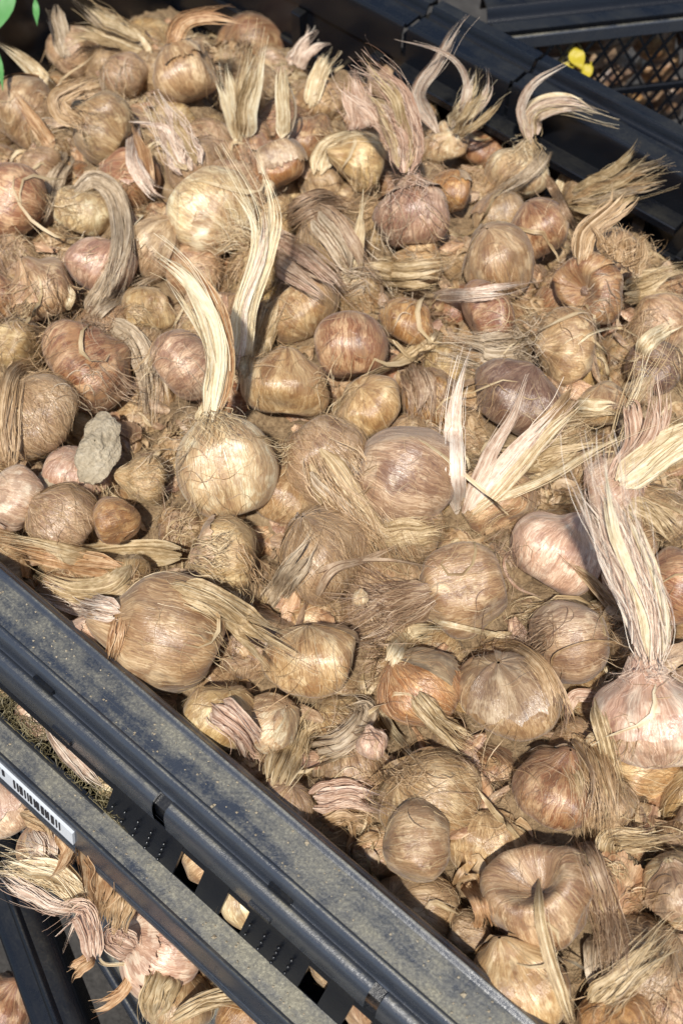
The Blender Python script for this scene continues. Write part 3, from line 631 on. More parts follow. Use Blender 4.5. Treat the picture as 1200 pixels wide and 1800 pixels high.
# ------------------------------------------------------------------ draping
bvt, ids = bvh_of([b for b in BULBS] + [('soil', P, grid_faces(nv, nu, False))])
def hit_depth(x, y):
    d = ray(x, y); h = bvt.ray_cast(Vector(CAM), Vector(d))
    return depth(h[0]) if h[0] is not None else depth(on_heap(x, y))
def catmull(pts, n):
    p = np.array(pts, float); p = np.vstack([2 * p[0] - p[1], p, 2 * p[-1] - p[-2]]); k = len(p) - 3
    out = []
    for s in np.linspace(0, k - 1e-6, n):
        i = int(s); t = s - i; a, b, c, d = p[i:i + 4]
        out.append(.5 * (2 * b + (c - a) * t + (2 * a - 5 * b + 4 * c - d) * t * t + (3 * b - a - 3 * c + d) * t ** 3))
    return np.array(out)
NS = 22
def tuft(key, pts, w0, w1, nl, nfb, col, mode='L', lift=6, fr=.5, name='leaf', parent=None, seed=None, wave=.55, taper=None, twist=.8, surf=None, sink=.003):
    """a bundle of dry leaves following pts (view coordinates); widths in the same units"""
    taper = taper or (.25 if mode == 'S' else .38)
    cols = col if isinstance(col, tuple) else (col,)
    rng = np.random.default_rng(seed if seed is not None else int(pts[0][0] * 13 + pts[-1][1] * 7) % 99991)
    g = catmull(pts, NS); t = np.linspace(0, 1, NS)
    hd = hit_depth if surf is None else (lambda x, y: depth(at(x, y, surf)))
    dh = np.array([hd(x, y) for x, y in g])
    # a leaf bridges hollows: smooth the nearer envelope
    dm = np.minimum(dh, np.concatenate([dh[1:], dh[-1:]])); dm = np.minimum(dm, np.concatenate([dm[:1], dm[:-1]]))
    ds = dm.copy()
    for _ in range(6): ds[1:-1] = (ds[:-2] + ds[1:-1] * 2 + ds[2:]) / 4
    ds = np.minimum(ds, dm + .002)
    if mode == 'S': dd = dh[0] + .004 - (lift / 1000) * t ** .9
    else: dd = ds - (lift / 1000) * np.minimum(1, t * 4) * .75 + sink * np.clip(1 - t * 7, 0, 1)
    if mode == 'S': dd = np.minimum(dd, dh - .001)
    for _ in range(3): dd[1:-1] = (dd[:-2] + dd[1:-1] * 2 + dd[2:]) / 4
    P = np.array([atd(x, y, d) for (x, y), d in zip(g, dd)])
    tg = np.gradient(P, axis=0); tg /= np.linalg.norm(tg, axis=1, keepdims=True)
    vd = CAM - P; vd /= np.linalg.norm(vd, axis=1, keepdims=True)
    sd = np.cross(tg, vd); sd /= np.linalg.norm(sd, axis=1, keepdims=True); no = np.cross(sd, tg)
    px = dd / F
    Wd = (w0 + (w1 - w0) * t) * px * (.6 + .4 * np.clip(t / .15, 0, 1))
    root = parent if parent is not None else ROOTS[key][0]; rel = np.array(root.location)
    lens = np.linalg.norm(np.diff(P, axis=0), axis=1).sum()
    cs = (np.arange(nl) + .5) / nl - .5 + rng.uniform(-.12, .12, nl) / max(nl, 1)
    for j in range(nl):
        Lj = rng.uniform(.78, 1.0) if nl > 1 else 1.0
        st_ = rng.uniform(0, .10) if nl > 2 else 0.0
        tt = st_ + (Lj - st_) * t
        def ev(A): return np.stack([np.interp(tt, t, A[:, k]) for k in range(3)], 1)
        Pj, sj, nj = ev(P), ev(sd), ev(no); Wj = np.interp(tt, t, Wd)
        c = cs[j] * Wj
        kk = np.interp(t, np.linspace(0, 1, 7), rng.normal(0, .07, 7)); kk2 = np.interp(t, np.linspace(0, 1, 6), rng.normal(0, .09, 6))
        bow = kk2 * Wj.max() * wave + rng.uniform(-.25, .40) * Wj * (.25 + t) + (.18 - cs[j] ** 2 * .7) * Wj
        side = kk * Wj.max() * wave + c + rng.normal(0, .14) * Wj * t ** 1.5 * wave + .09 * Wj * np.sin(t * rng.uniform(3, 7) + rng.uniform(0, 6)) * wave
        wl = Wj / nl * rng.uniform(1.5, 2.4) if nl > 1 else Wj * .9
        wl = wl * np.clip((1.02 - t) / taper, 0, 1) ** .65 * (.2 + .8 * np.clip(t / .12, 0, 1) ** .7)
        k = int(np.clip(round(wl.max() / .0009), 2, 10))
        ts = rng.uniform(.6, .98, k)
        tilt0 = rng.uniform(-.5, .5) + twist * rng.normal(0, .5) * t
        pa = []; ws = []; ns = []; curl_ = rng.normal(0, 1.3) * (1 if nl > 1 else .3)
        for i in range(k):
            e = (i + .5) / k - .5
            dv = np.clip(t - ts[i], 0, 1) ** 1.4
            o1 = side + e * wl * np.cos(tilt0) + dv * rng.normal(0, .55) * fr * Wj.max() + rng.normal(0, .00012)
            o2 = bow + e * wl * np.sin(tilt0) + dv * rng.normal(0, .5) * fr * Wj.max() + (abs(e) * -.35) * wl + rng.normal(0, .00016)
            Q = Pj + sj * o1[:, None] + nj * o2[:, None]
            Q = Q - ev(tg) * (dv * rng.uniform(0, .25) * lens)[:, None] * .15
            pa.append(Q); te = rng.uniform(.72, 1.0) if nl > 1 or k > 3 else 1.0
            o2c = np.clip(t - .55, 0, 1) ** 2 * rng.normal(0, 1.1) * fr * Wj.max()
            pa[-1] = pa[-1] + nj * o2c[:, None] + sj * (np.clip(t - .5, 0, 1) ** 2 * curl_ * Wj.max())[:, None]
            ws.append((wl / k * rng.uniform(1.05, 1.45) + .00006) * np.clip((te - t) / .16, 0, 1) ** .7 + .00004)
            th = tilt0 + rng.normal(0, .22) + e * 1.1
            ns.append(nj * np.cos(th)[:, None] - sj * np.sin(th)[:, None])
        pa = np.array(pa); ws = np.array(ws); ns = np.array(ns)
        n, m = pa.shape[:2]
        t2 = np.gradient(pa, axis=1); s2 = np.cross(t2, ns); s2 /= np.linalg.norm(s2, axis=2, keepdims=True) + 1e-12
        hw = ws[..., None] * .5
        v = np.stack([pa - s2 * hw, pa + s2 * hw], 2).reshape(-1, 3) - rel
        b = (np.arange(n)[:, None] * m + np.arange(m - 1)[None]).reshape(-1) * 2
        f = np.stack([b, b + 1, b + 3, b + 2], -1)
        rj = rng.random()
        al = np.zeros((n, m, 2, 3)); al[..., 1] = (t * lens * 60)[None, :, None] + rj * 9
        al[:, :, 0, 0] = (np.arange(n) * 1.3)[:, None]; al[:, :, 1, 0] = (np.arange(n) * 1.3 + 1.2)[:, None]; al[..., 2] = rj
        mesh_np(name, v, f, M('leaf', cols[j % len(cols)]), root, {'rnd': ('FLOAT', np.repeat(rng.random(n), m * 2)), 'along': ('FLOAT_VECTOR', al.reshape(-1, 3))}, True)
    if nfb:
        a = rng.uniform(0, .35, nfb); b_ = rng.uniform(.6, 1.08, nfb)
        pa = []
        for i in range(nfb):
            tt = np.clip(a[i] + (b_[i] - a[i]) * np.linspace(0, 1, 14), 0, 1)
            Pi = np.stack([np.interp(tt, t, P[:, k]) for k in range(3)], 1); si = np.stack([np.interp(tt, t, sd[:, k]) for k in range(3)], 1); ni = np.stack([np.interp(tt, t, no[:, k]) for k in range(3)], 1)
            Wi = np.interp(tt, t, Wd); q = np.linspace(0, 1, 14)
            Pi = Pi + si * (rng.uniform(-.58, .58) * Wi + rng.normal(0, .35) * fr * Wi * q ** 2 + .08 * Wi * np.sin(q * rng.uniform(4, 11) + rng.uniform(0, 6)))[:, None] + ni * (rng.uniform(.0, .5) * Wi + rng.normal(0, .35) * fr * Wi * q ** 2)[:, None]
            pa.append(Pi)
        pa = np.array(pa); nn = rng.normal(0, .5, (nfb, 1, 3)) + (CAM - pa) / .6
        o = ribbons(pa, rng.uniform(.0002, .0005, nfb)[:, None] * (1 - .6 * np.linspace(0, 1, 14))[None], nn, rng.random(nfb), 'leaf_fibres', M('fib', cols[0]), root, rel); o['kind'] = 'stuff'
def T(*a, **k): tuft(*a, **k)
T('main', [(368, 742), (388, 640), (372, 560), (325, 480), (262, 422)], 40, 58, 4, 16, ('ivory', 'ivory', 'ivory', 'orange'), 'S', 50, fr=.35)
T('main', [(362, 742), (374, 640), (345, 570), (290, 490)], 16, 14, 1, 4, 'ivory', 'S', 42, fr=.5)
T('main', [(352, 742), (353, 722), (352, 706)], 22, 16, 1, 0, 'cream', 'S', 6, taper=.6, name='shoot')
T('b8', [(412, 690), (425, 600), (430, 540), (462, 440), (462, 360), (400, 245)], 30, 40, 3, 30, ('ivory', 'rose', 'ivory'), 'S', 60, fr=.55, wave=.3)
T('b6', [(440, 418), (490, 443), (560, 490), (642, 552)], 50, 78, 5, 40, ('purple', 'pink', 'purple'), 'L', 17, fr=.25, wave=.25)
T('b20', [(436, 670), (462, 590), (502, 478)], 34, 32, 3, 12, 'straw', 'L', 7)
T('b31', [(712, 312), (707, 240), (672, 175), (602, 122)], 40, 92, 7, 70, ('pink', 'straw', 'palepink'), 'S', 40, fr=.4)
T('b31', [(706, 265), (692, 200), (645, 182), (588, 208)], 14, 20, 2, 8, 'straw', 'S', 30)
T('b83', [(640, 235), (630, 190), (600, 118)], 50, 44, 6, 25, 'pink', 'S', 16)
T('b33', [(558, 312), (575, 262), (622, 241), (685, 246)], 34, 20, 4, 10, 'cream', 'S', 18)
T('b39c', [(425, 255), (430, 190), (440, 120), (458, 28)], 34, 42, 3, 16, ('cream', 'straw', 'ivory'), 'S', 60, fr=.3)
T('b39c', [(420, 250), (405, 190), (387, 108)], 18, 24, 2, 8, 'ivory', 'S', 45)
T('b39b', [(492, 245), (497, 175), (488, 92)], 26, 28, 1, 4, 'cream', 'S', 40)
T('b39b', [(505, 245), (520, 190), (502, 130)], 8, 6, 1, 2, 'grey', 'S', 32)
T('b2', [(108, 172), (60, 128), (-5, 76)], 30, 40, 1, 2, 'cream', 'S', 40, taper=.5)
T('b2', [(150, 215), (112, 200), (105, 170), (150, 150), (205, 130)], 30, 24, 3, 10, 'tan', 'S', 10)
T('b1', [(300, 80), (318, 38), (370, 22), (440, 22)], 26, 16, 2, 6, 'orange', 'S', 16)
T('b1', [(260, 82), (190, 50), (118, 12)], 36, 56, 5, 14, ('straw', 'cream', 'grey'), 'S', 30)
T('b1', [(250, 90), (170, 62), (90, 95)], 14, 8, 1, 3, 'straw', 'S', 18)
T('b89', [(118, 100), (102, 50), (92, 5)], 22, 24, 2, 6, 'grey', 'S', 20)
T('b1', [(268, 95), (250, 70), (238, 55)], 14, 6, 1, 0, 'cream', 'S', 8, name='shoot')
T('fan', [(338, 300), (302, 232), (264, 162)], 60, 46, 6, 60, ('palepink', 'straw', 'rose'), 'S', 28, fr=.4)
T('b5', [(130, 345), (165, 316), (202, 345), (216, 415), (205, 485), (180, 545)], 28, 42, 6, 25, 'grey', 'L', 10)
T('b5', [(120, 265), (95, 320), (72, 390)], 30, 22, 4, 10, 'grey', 'L', 8)
T('b3', [(98, 262), (60, 210), (12, 148)], 24, 10, 3, 8, 'orange', 'S', 25)
T('b82', [(240, 215), (236, 280), (268, 330), (325, 345)], 20, 22, 3, 12, 'palepink', 'L', 12)
T('b82', [(262, 330), (255, 270), (235, 215)], 20, 10, 2, 8, 'orange', 'S', 22)
T('b13', [(190, 565), (235, 598), (262, 660), (265, 750)], 30, 46, 5, 25, 'grey', 'L', 8, fr=.4)
T('b10', [(160, 562), (205, 520), (285, 474)], 16, 18, 2, 8, 'grey', 'L', 9)
T('b10', [(150, 555), (185, 500), (212, 430)], 28, 24, 3, 12, 'grey', 'L', 8)
T('b9', [(115, 545), (125, 520), (122, 500)], 20, 12, 1, 0, 'cream', 'L', 4, name='shoot')
T('b14', [(20, 820), (15, 740), (30, 660), (70, 640)], 40, 30, 4, 40, 'tan', 'L', 4)
T('b24', [(802, 900), (795, 800), (800, 710), (826, 606)], 44, 30, 1, 10, 'rose', 'S', 45, fr=.35, taper=.55, wave=.5)
T('b24', [(815, 900), (862, 800), (902, 728), (932, 655)], 36, 22, 1, 8, 'palepink', 'S', 46, fr=.35, taper=.65, wave=.5)
T('b24', [(828, 900), (910, 810), (970, 742), (1028, 676)], 34, 34, 2, 20, ('rose', 'cream'), 'S', 38, fr=.6, taper=.6, wave=.4)
T('b24', [(838, 890), (950, 845), (1040, 790), (1150, 738)], 20, 16, 1, 6, 'cream', 'S', 26)
T('b85', [(830, 860), (900, 800), (985, 745), (1060, 740)], 18, 16, 2, 8, 'straw', 'L', 12)
T('b44', [(1080, 855), (1140, 812), (1200, 765), (1260, 720)], 42, 52, 4, 20, ('cream', 'ivory'), 'S', 30, fr=.3)
T('b44', [(1078, 845), (1130, 795), (1158, 730), (1150, 650)], 34, 30, 3, 16, 'pink', 'S', 34)
T('b44', [(1072, 840), (1112, 785), (1108, 720), (1095, 700)], 26, 22, 2, 8, 'pink', 'S', 22)
T('b44', [(1068, 820), (1100, 720), (1135, 640), (1170, 560)], 12, 50, 0, 22, 'cream', 'S', 34, fr=1.2)
T('b43', [(1010, 718), (1055, 716), (1095, 722)], 24, 24, 2, 5, 'cream', 'L', 6)
T('b47', [(1146, 1175), (1135, 1085), (1100, 985), (1065, 880), (1042, 752)], 56, 112, 8, 70, ('rose', 'rose', 'palepink', 'ivory'), 'S', 58, fr=.35, wave=.2)
T('b47', [(1090, 1080), (1035, 1020), (978, 972)], 16, 10, 2, 4, 'tan', 'S', 24)
T('b28', [(1088, 516), (1140, 502), (1215, 480)], 42, 52, 5, 22, 'straw', 'L', 9)
T('b29', [(945, 612), (860, 618), (772, 608)], 84, 52, 8, 90, ('grey', 'tan', 'grey'), 'L', 10, fr=.25, wave=.35)
T('b29', [(775, 582), (720, 625), (618, 670)], 26, 12, 2, 8, 'straw', 'L', 9)
T('b29', [(770, 578), (755, 600), (742, 622)], 12, 8, 1, 2, 'cream', 'L', 12)
T('b36', [(932, 252), (914, 195), (940, 146), (1004, 110)], 18, 14, 1, 3, 'palepink', 'S', 60, fr=.2)
T('b36', [(934, 252), (938, 200), (1000, 184), (1092, 212)], 34, 30, 4, 14, ('cream', 'palepink'), 'S', 50, fr=.3)
T('b36', [(962, 245), (940, 295), (862, 352)], 28, 18, 4, 18, 'grey', 'L', 8)
T('b37', [(1000, 352), (1060, 335), (1120, 312), (1185, 286)], 46, 64, 7, 50, ('straw', 'grey', 'tan'), 'S', 55, fr=.5)
T('b37', [(1018, 470), (1030, 410), (1080, 366), (1112, 335)], 28, 34, 4, 16, 'tan', 'S', 18)
T('b37', [(985, 340), (992, 310), (1010, 265)], 16, 14, 2, 6, 'cream', 'S', 14)
T('b36', [(955, 305), (990, 372), (1036, 445)], 20, 14, 1, 4, 'brown', 'L', 9)
T('b34', [(770, 232), (735, 165), (768, 112), (800, 62), (834, 14)], 26, 24, 2, 6, 'palepink', 'S', 100, fr=.3)
T('b34', [(800, 235), (818, 190), (815, 130), (775, 90), (690, 66)], 16, 7, 1, 3, 'palepink', 'S', 90)
T('b34', [(795, 232), (826, 195), (864, 122)], 36, 62, 6, 24, ('cream', 'palepink', 'straw'), 'S', 50, fr=.5)
T('b34', [(815, 190), (823, 140), (820, 95)], 12, 26, 2, 8, 'pink', 'S', 24)
T('b39', [(512, 120), (530, 90), (560, 50)], 34, 24, 3, 10, 'palepink', 'S', 12)
T('b39', [(545, 190), (560, 130), (595, 85)], 24, 26, 3, 10, 'cream', 'S', 14)
T('b38', [(1075, 470), (1095, 440), (1112, 400)], 60, 100, 7, 70, 'tan', 'S', 8, fr=.2, taper=.5)
T('b50', [(765, 1042), (690, 1066), (602, 1092)], 44, 90, 3, 240, 'brown', 'L', 3, fr=1.0, taper=.8)
T('b55', [(350, 975), (250, 970), (150, 975), (70, 960), (-30, 940)], 36, 34, 3, 12, 'straw', 'L', 9, fr=.2)
T('b55', [(225, 1000), (130, 985), (60, 970), (-20, 955)], 34, 34, 3, 10, 'orange', 'L', 8, fr=.2)
T('b55', [(232, 1000), (190, 1035), (110, 1035), (25, 990)], 30, 26, 2, 6, 'straw', 'L', 8, fr=.2)
T('b57', [(300, 1032), (380, 1062), (460, 1112), (565, 1178)], 50, 50, 5, 22, 'straw', 'L', 9, fr=.2)
T('b57', [(350, 1010), (400, 1050), (440, 1080), (520, 1110)], 28, 18, 3, 8, 'straw', 'L', 9, fr=.3)
T('b57', [(215, 1078), (150, 1062), (75, 1036)], 40, 46, 6, 24, 'palepink', 'L', 4, fr=.2)
T('b58', [(470, 1068), (508, 1012), (570, 955)], 42, 36, 5, 20, 'grey', 'L', 8)
T('b58', [(555, 1055), (582, 1006), (640, 985), (700, 962)], 14, 10, 1, 4, 'brown', 'L', 12)
T('b59', [(560, 790), (620, 870), (675, 935), (715, 1005)], 100, 60, 6, 200, ('tan', 'grey', 'straw'), 'L', 2, fr=.5, taper=.7)
T('b52', [(725, 1215), (775, 1272), (845, 1322)], 34, 42, 6, 20, 'straw', 'L', 8, fr=.2)
T('b52', [(688, 1175), (722, 1122), (800, 1112)], 34, 28, 4, 14, 'cream', 'L', 8)
T('b52', [(655, 1225), (692, 1290), (745, 1350)], 18, 14, 1, 4, 'cream', 'L', 9, fr=.2)
T('b51', [(830, 1150), (910, 1148), (965, 1210), (975, 1290)], 34, 40, 5, 40, 'tan', 'L', 2, fr=.2)
T('b65', [(948, 1545), (955, 1630), (985, 1740), (1015, 1800)], 16, 34, 1, 6, 'straw', 'L', 9, fr=.2)
T('b64b', [(1020, 1480), (1050, 1560), (1072, 1650), (1078, 1710)], 52, 44, 6, 80, ('brown', 'tan', 'brown', 'straw'), 'L', 7, fr=.5, taper=.8)
T('b64b', [(1005, 1300), (1040, 1380), (1050, 1470)], 80, 56, 8, 110, ('tan', 'straw', 'tan', 'brown'), 'L', 2, fr=.25, taper=.7)
T('b69', [(1068, 1500), (1075, 1478), (1130, 1476), (1215, 1462)], 36, 36, 7, 20, 'straw', 'L', 9, fr=.2)
T('b70', [(1040, 1765), (1110, 1705), (1195, 1615)], 60, 34, 6, 40, 'straw', 'L', 5)
T('b70', [(1040, 1640), (1045, 1700), (1060, 1750)], 30, 30, 3, 12, 'grey', 'L', 8)
T('b80', [(485, 1385), (515, 1305), (550, 1235)], 70, 44, 7, 50, 'straw', 'L', 7, fr=.3)
T('b54', [(545, 1320), (605, 1302), (642, 1250), (600, 1235)], 46, 30, 7, 30, 'grey', 'L', 9, fr=.2)
T('b73', [(540, 1405), (620, 1398), (700, 1432)], 50, 28, 5, 30, 'pink', 'L', 8)
T('b73', [(560, 1440), (610, 1425), (660, 1450)], 40, 30, 5, 20, 'tan', 'L', 6)
T('b66', [(820, 1535), (852, 1590), (858, 1650)], 40, 46, 5, 14, 'orange', 'L', 6)
T('b60', [(375, 1240), (425, 1285), (462, 1350)], 46, 44, 6, 30, 'pink', 'L', 6)
T('b40', [(505, 392), (560, 362), (650, 368)], 46, 44, 6, 40, 'brown', 'L', 7)
T('b40', [(555, 372), (600, 432), (640, 505)], 46, 52, 4, 24, ('brown', 'grey'), 'L', 7, fr=.25, wave=.3)
T('b21', [(612, 505), (628, 425), (637, 330)], 26, 4, 2, 8, 'cream', 'S', 30)
T('b21', [(600, 500), (640, 485), (665, 510)], 44, 36, 0, 40, 'grey', 'L', 7, fr=1.2)
T('b41', [(645, 470), (720, 482), (805, 468)], 44, 48, 6, 30, 'straw', 'L', 6, fr=.2)
T('b26', [(750, 520), (840, 518), (955, 500)], 18, 20, 3, 10, 'palepink', 'L', 9)
T('b79', [(722, 640), (740, 690), (748, 745)], 48, 40, 6, 30, 'brown', 'L', 6)
T('b47', [(1048, 1222), (1005, 1228), (984, 1295)], 16, 14, 2, 8, 'pink', 'L', 9)
T('b64b', [(1045, 1230), (1068, 1310), (1092, 1420)], 22, 24, 3, 12, 'straw', 'L', 9)
T('b76', [(1120, 620), (1150, 590), (1210, 560)], 22, 18, 2, 6, 'cream', 'L', 12)
T('b78', [(1100, 880), (1150, 910), (1200, 950)], 34, 40, 4, 14, 'straw', 'L', 8)
T('b86', [(905, 830), (980, 800), (1060, 765)], 60, 50, 6, 50, 'straw', 'L', 8)
T('b30', [(930, 770), (985, 720), (1015, 670)], 24, 20, 3, 12, 'tan', 'L', 12)
T('b88', [(660, 945), (720, 935), (790, 930)], 40, 40, 4, 40, 'straw', 'L', 4, fr=.6)
T('b87', [(215, 1085), (205, 1130), (195, 1170)], 26, 20, 3, 10, 'orange', 'L', 4)
for k, a, b_, wa, wb, n_, c_ in (('main', (368, 728), (385, 790), 34, 120, 70, 'straw'), ('b47', (1142, 1160), (1146, 1230), 60, 130, 45, 'palepink'), ('b31', (712, 318), (722, 360), 40, 90, 50, 'pink'),
        ('b36', (930, 250), (915, 300), 30, 80, 40, 'cream'), ('b29', (930, 612), (965, 612), 84, 100, 50, 'grey'), ('b55', (345, 975), (410, 985), 40, 100, 60, 'straw'),
        ('b6', (440, 420), (380, 375), 40, 120, 90, 'cream'), ('b2', (130, 195), (180, 230), 30, 80, 40, 'tan')):
    tuft(k, [a, ((a[0] + b_[0]) / 2, (a[1] + b_[1]) / 2), b_], wa, wb, 0, n_, c_, 'L', 1, fr=.15)
# loose straws and roots lying on top
def loose(name, label, cat, pts, w0, w1, col, lift=9, nl=1, nfb=0, **k):
    r = empty(name, atd(*pts[0], hit_depth(*pts[0])), label, cat); tuft(None, pts, w0, w1, nl, nfb, col, 'L', lift, parent=r, **k); return r
loose('dry_stick', 'thin pale broken straw lying across two bulbs in the middle right', 'straw', [(760, 1092), (830, 1108), (895, 1122)], 9, 8, 'cream', 8, fr=.0, taper=.05, wave=.1)
loose('root_thread', 'thin wavy pale root lying over the tan bulb, upper right', 'root', [(1005, 612), (1040, 585), (1085, 575), (1110, 585), (1135, 602)], 6, 4, 'cream', 6, fr=0, wave=.1)
loose('root_thread', 'long curved hair arched over the mauve tan bulb', 'root', [(968, 1180), (975, 1150), (1030, 1128), (1085, 1130), (1110, 1150)], 5, 4, 'tan', 6, fr=0, wave=.1)
loose('root_thread', 'looped thin root hanging left of the orange pink bulb', 'root', [(905, 960), (885, 990), (905, 1030), (950, 1050)], 5, 4, 'pink', 6, fr=0, wave=.1)
loose('dry_leaf', 'narrow curved brown leaf lying over the centre of the heap', 'leaf', [(548, 1010), (600, 990), (680, 985), (770, 1000)], 12, 5, 'brown', 10, fr=.2)

# grey clod
def blob(name, c, R, sc_, mat, seed, label, cat):
    rng = np.random.default_rng(seed); ph, th = np.meshgrid(np.linspace(0, 6.2832, 90, endpoint=False), np.linspace(.02, 3.12, 60))
    P = np.stack([np.sin(th) * np.cos(ph), np.sin(th) * np.sin(ph), np.cos(th)], -1).reshape(-1, 3)
    r = 1 + lump(rng, P, .35, 8, (1.5, 5)) + lump(rng, P, .16, 10, (5, 12)) + lump(rng, P, .18, 14, (14, 34)) + rng.normal(0, .010, len(P))
    o = mesh_np(name, P * r[:, None] * R * np.array(sc_), grid_faces(60, 90), mat); o.location = Vector(c); return tag(o, label, cat)
blob('soil_clod', on_heap(170, 785, 11 / 1000), .0150, (.95, 1.45, .38), CLOD, 3, 'crumbly grey clod of dry soil stuck among the bulbs', 'soil clod')
blob('soil_clod', on_heap(95, 850, -2 / 1000), .011, (1.2, .8, .7), CLOD, 5, 'small greenish grey soil lump left of the pale pink bulb', 'soil clod')

for x, y, r_, an, lb in ((632, 1050, 15, 80, 'pea sized cream offset bulb at the end of the hairy neck'), (1042, 1302, 13, 60, 'pea sized cream offset bulb left of the largest rosy bulb'),
                         (470, 330, 14, 120, 'pea sized offset bulb behind the tall pale strand'), (1120, 690, 26, 40, 'small pale offset bulb behind the rose leaves at right')):
    make_bulb('o%d' % x, x, y, r_, an, 20, 'pale', 12, lb, fuzz=.1, neck=.4, sq=1.0)
# torn sheets of papery skin wedged between the bulbs
def scraps(n, sty, seed, label):
    rng = np.random.default_rng(seed); VV = []; FF = []; FB = []; o_ = 0; nx, ny = 7, 9; tries = 0
    gf = grid_faces(ny, nx, False)
    while len(VV) < n and tries < n * 30:
        tries += 1
        p = W(rng.uniform(U0 + .01, U1 - .01), rng.uniform(V0 + .012, V1 - .02), .1); h = bvt.ray_cast(Vector(p), Vector((0, 0, -1)))
        if h[0] is None or h[0].z > heap(p) - .004: continue
        a = rng.uniform(0, 6.28); L_ = rng.uniform(.010, .026); w_ = rng.uniform(.005, .013)
        nr = np.array([0, 0, 1.0]) + rng.normal(0, .45, 3); nr /= np.linalg.norm(nr)
        X = np.cross([math.cos(a), math.sin(a), 0], nr); X /= np.linalg.norm(X); Y = np.cross(nr, X)
        gx, gy = np.meshgrid(np.linspace(-1, 1, nx), np.linspace(-1, 1, ny)); k = rng.uniform(.3, 1.3); k2 = rng.uniform(-.6, .8)
        wv = 1 - .55 * np.abs(gy) ** 2.2 + rng.normal(0, .07, gy.shape) * (np.abs(gx) > .8)
        px_ = np.sin(gx * k) / k * w_ / 2 * wv; pz = (np.cos(gx * k) - 1) / k * w_ / 2 + k2 * (1 - gy ** 2) * L_ * .18 + .0006 * np.sin(gx * 5 + gy * 4 + a)
        py = (gy + rng.normal(0, .05, gy.shape) * (np.abs(gy) > .9)) * L_ / 2
        c = np.array(h[0]) + nr * (.0015 + rng.uniform(0, .004))
        VV.append((c + px_.reshape(-1, 1) * X + py.reshape(-1, 1) * Y + pz.reshape(-1, 1) * nr)); FF.append(gf + o_); o_ += nx * ny
        FB.append(np.stack([gx * .5 + a, gx * .3 + a * 2, gy * .7 + a * 3], -1).reshape(-1, 3))
    o = mesh_np('husk_scraps', np.vstack(VV), np.vstack(FF), M('husk', sty), None, {'fib': ('FLOAT_VECTOR', np.vstack(FB))}); tag(o, label, 'husk', kind='stuff')
scraps(420, 'hair', 41, 'curled sheets of dull papery skin wedged between the bulbs')
scraps(160, 'tan', 42, 'curled sheets of tan papery skin wedged between the bulbs')
scraps(60, 'purple', 43, 'curled sheets of mauve papery skin wedged between the bulbs')
# chaff and loose fibres settled on everything
bvd, _ = bvh_of(BULBS + [('soil', P, grid_faces(nv, nu, False))])
def chaff(name, n, ln, wd, col, seed, deep, lift, m=8, curl=1.0):
    rng = np.random.default_rng(seed); paths = []; nor = []
    lim = 0
    while len(paths) < n and lim < n * 14:
        lim += 1
        u_, v_ = rng.uniform(U0 + .01, U1 - .01), rng.uniform(V0 + .004, V1 - .01)
        p0 = W(u_, v_, .1)
        h = bvd.ray_cast(Vector(p0), Vector((0, 0, -1)))
        if h[0] is None: continue
        z0 = h[0].z
        if deep and z0 > heap(p0) - .008: continue
        a = rng.uniform(0, 6.28); ka = rng.normal(0, 2.2) * curl; l = rng.uniform(*ln)
        t = np.linspace(0, 1, m); an = a + ka * t + .5 * np.sin(t * rng.uniform(3, 8) + rng.uniform(0, 6)) * curl
        xy = np.cumsum(np.stack([np.cos(an), np.sin(an)], 1) * l / m, 0) + p0[:2]
        zs = []; ns = []
        for q in xy:
            hh = bvd.ray_cast(Vector((q[0], q[1], .1)), Vector((0, 0, -1)))
            zs.append(hh[0].z if hh[0] is not None else z0); ns.append(tuple(hh[1]) if hh[0] is not None else (0, 0, 1))
        zs = np.array(zs)
        if deep and zs.max() - z0 > (.006 if wd[1] > .001 else .014): continue
        zs = np.maximum(zs, zs.max() - .020)
        for _ in range(2): zs[1:-1] = np.maximum(zs[1:-1], (zs[:-2] + zs[2:]) / 2)
        v1 = xy @ V[:2]
        if v1.min() < V0 + .002: continue
        paths.append(np.column_stack([xy, zs + lift[0] + rng.uniform(0, lift[1]) * np.sin(np.pi * t)])); nor.append(np.array(ns) + rng.normal(0, .35, (1, 3)))
    paths = np.array(paths); nor = np.array(nor)
    w_ = rng.uniform(*wd, len(paths))[:, None] * np.clip(np.sin(np.pi * np.linspace(.06, .97, m)), .2, 1)[None]
    o = ribbons(paths, w_, nor, rng.random(len(paths)), name, col, None, Z3)
    return o
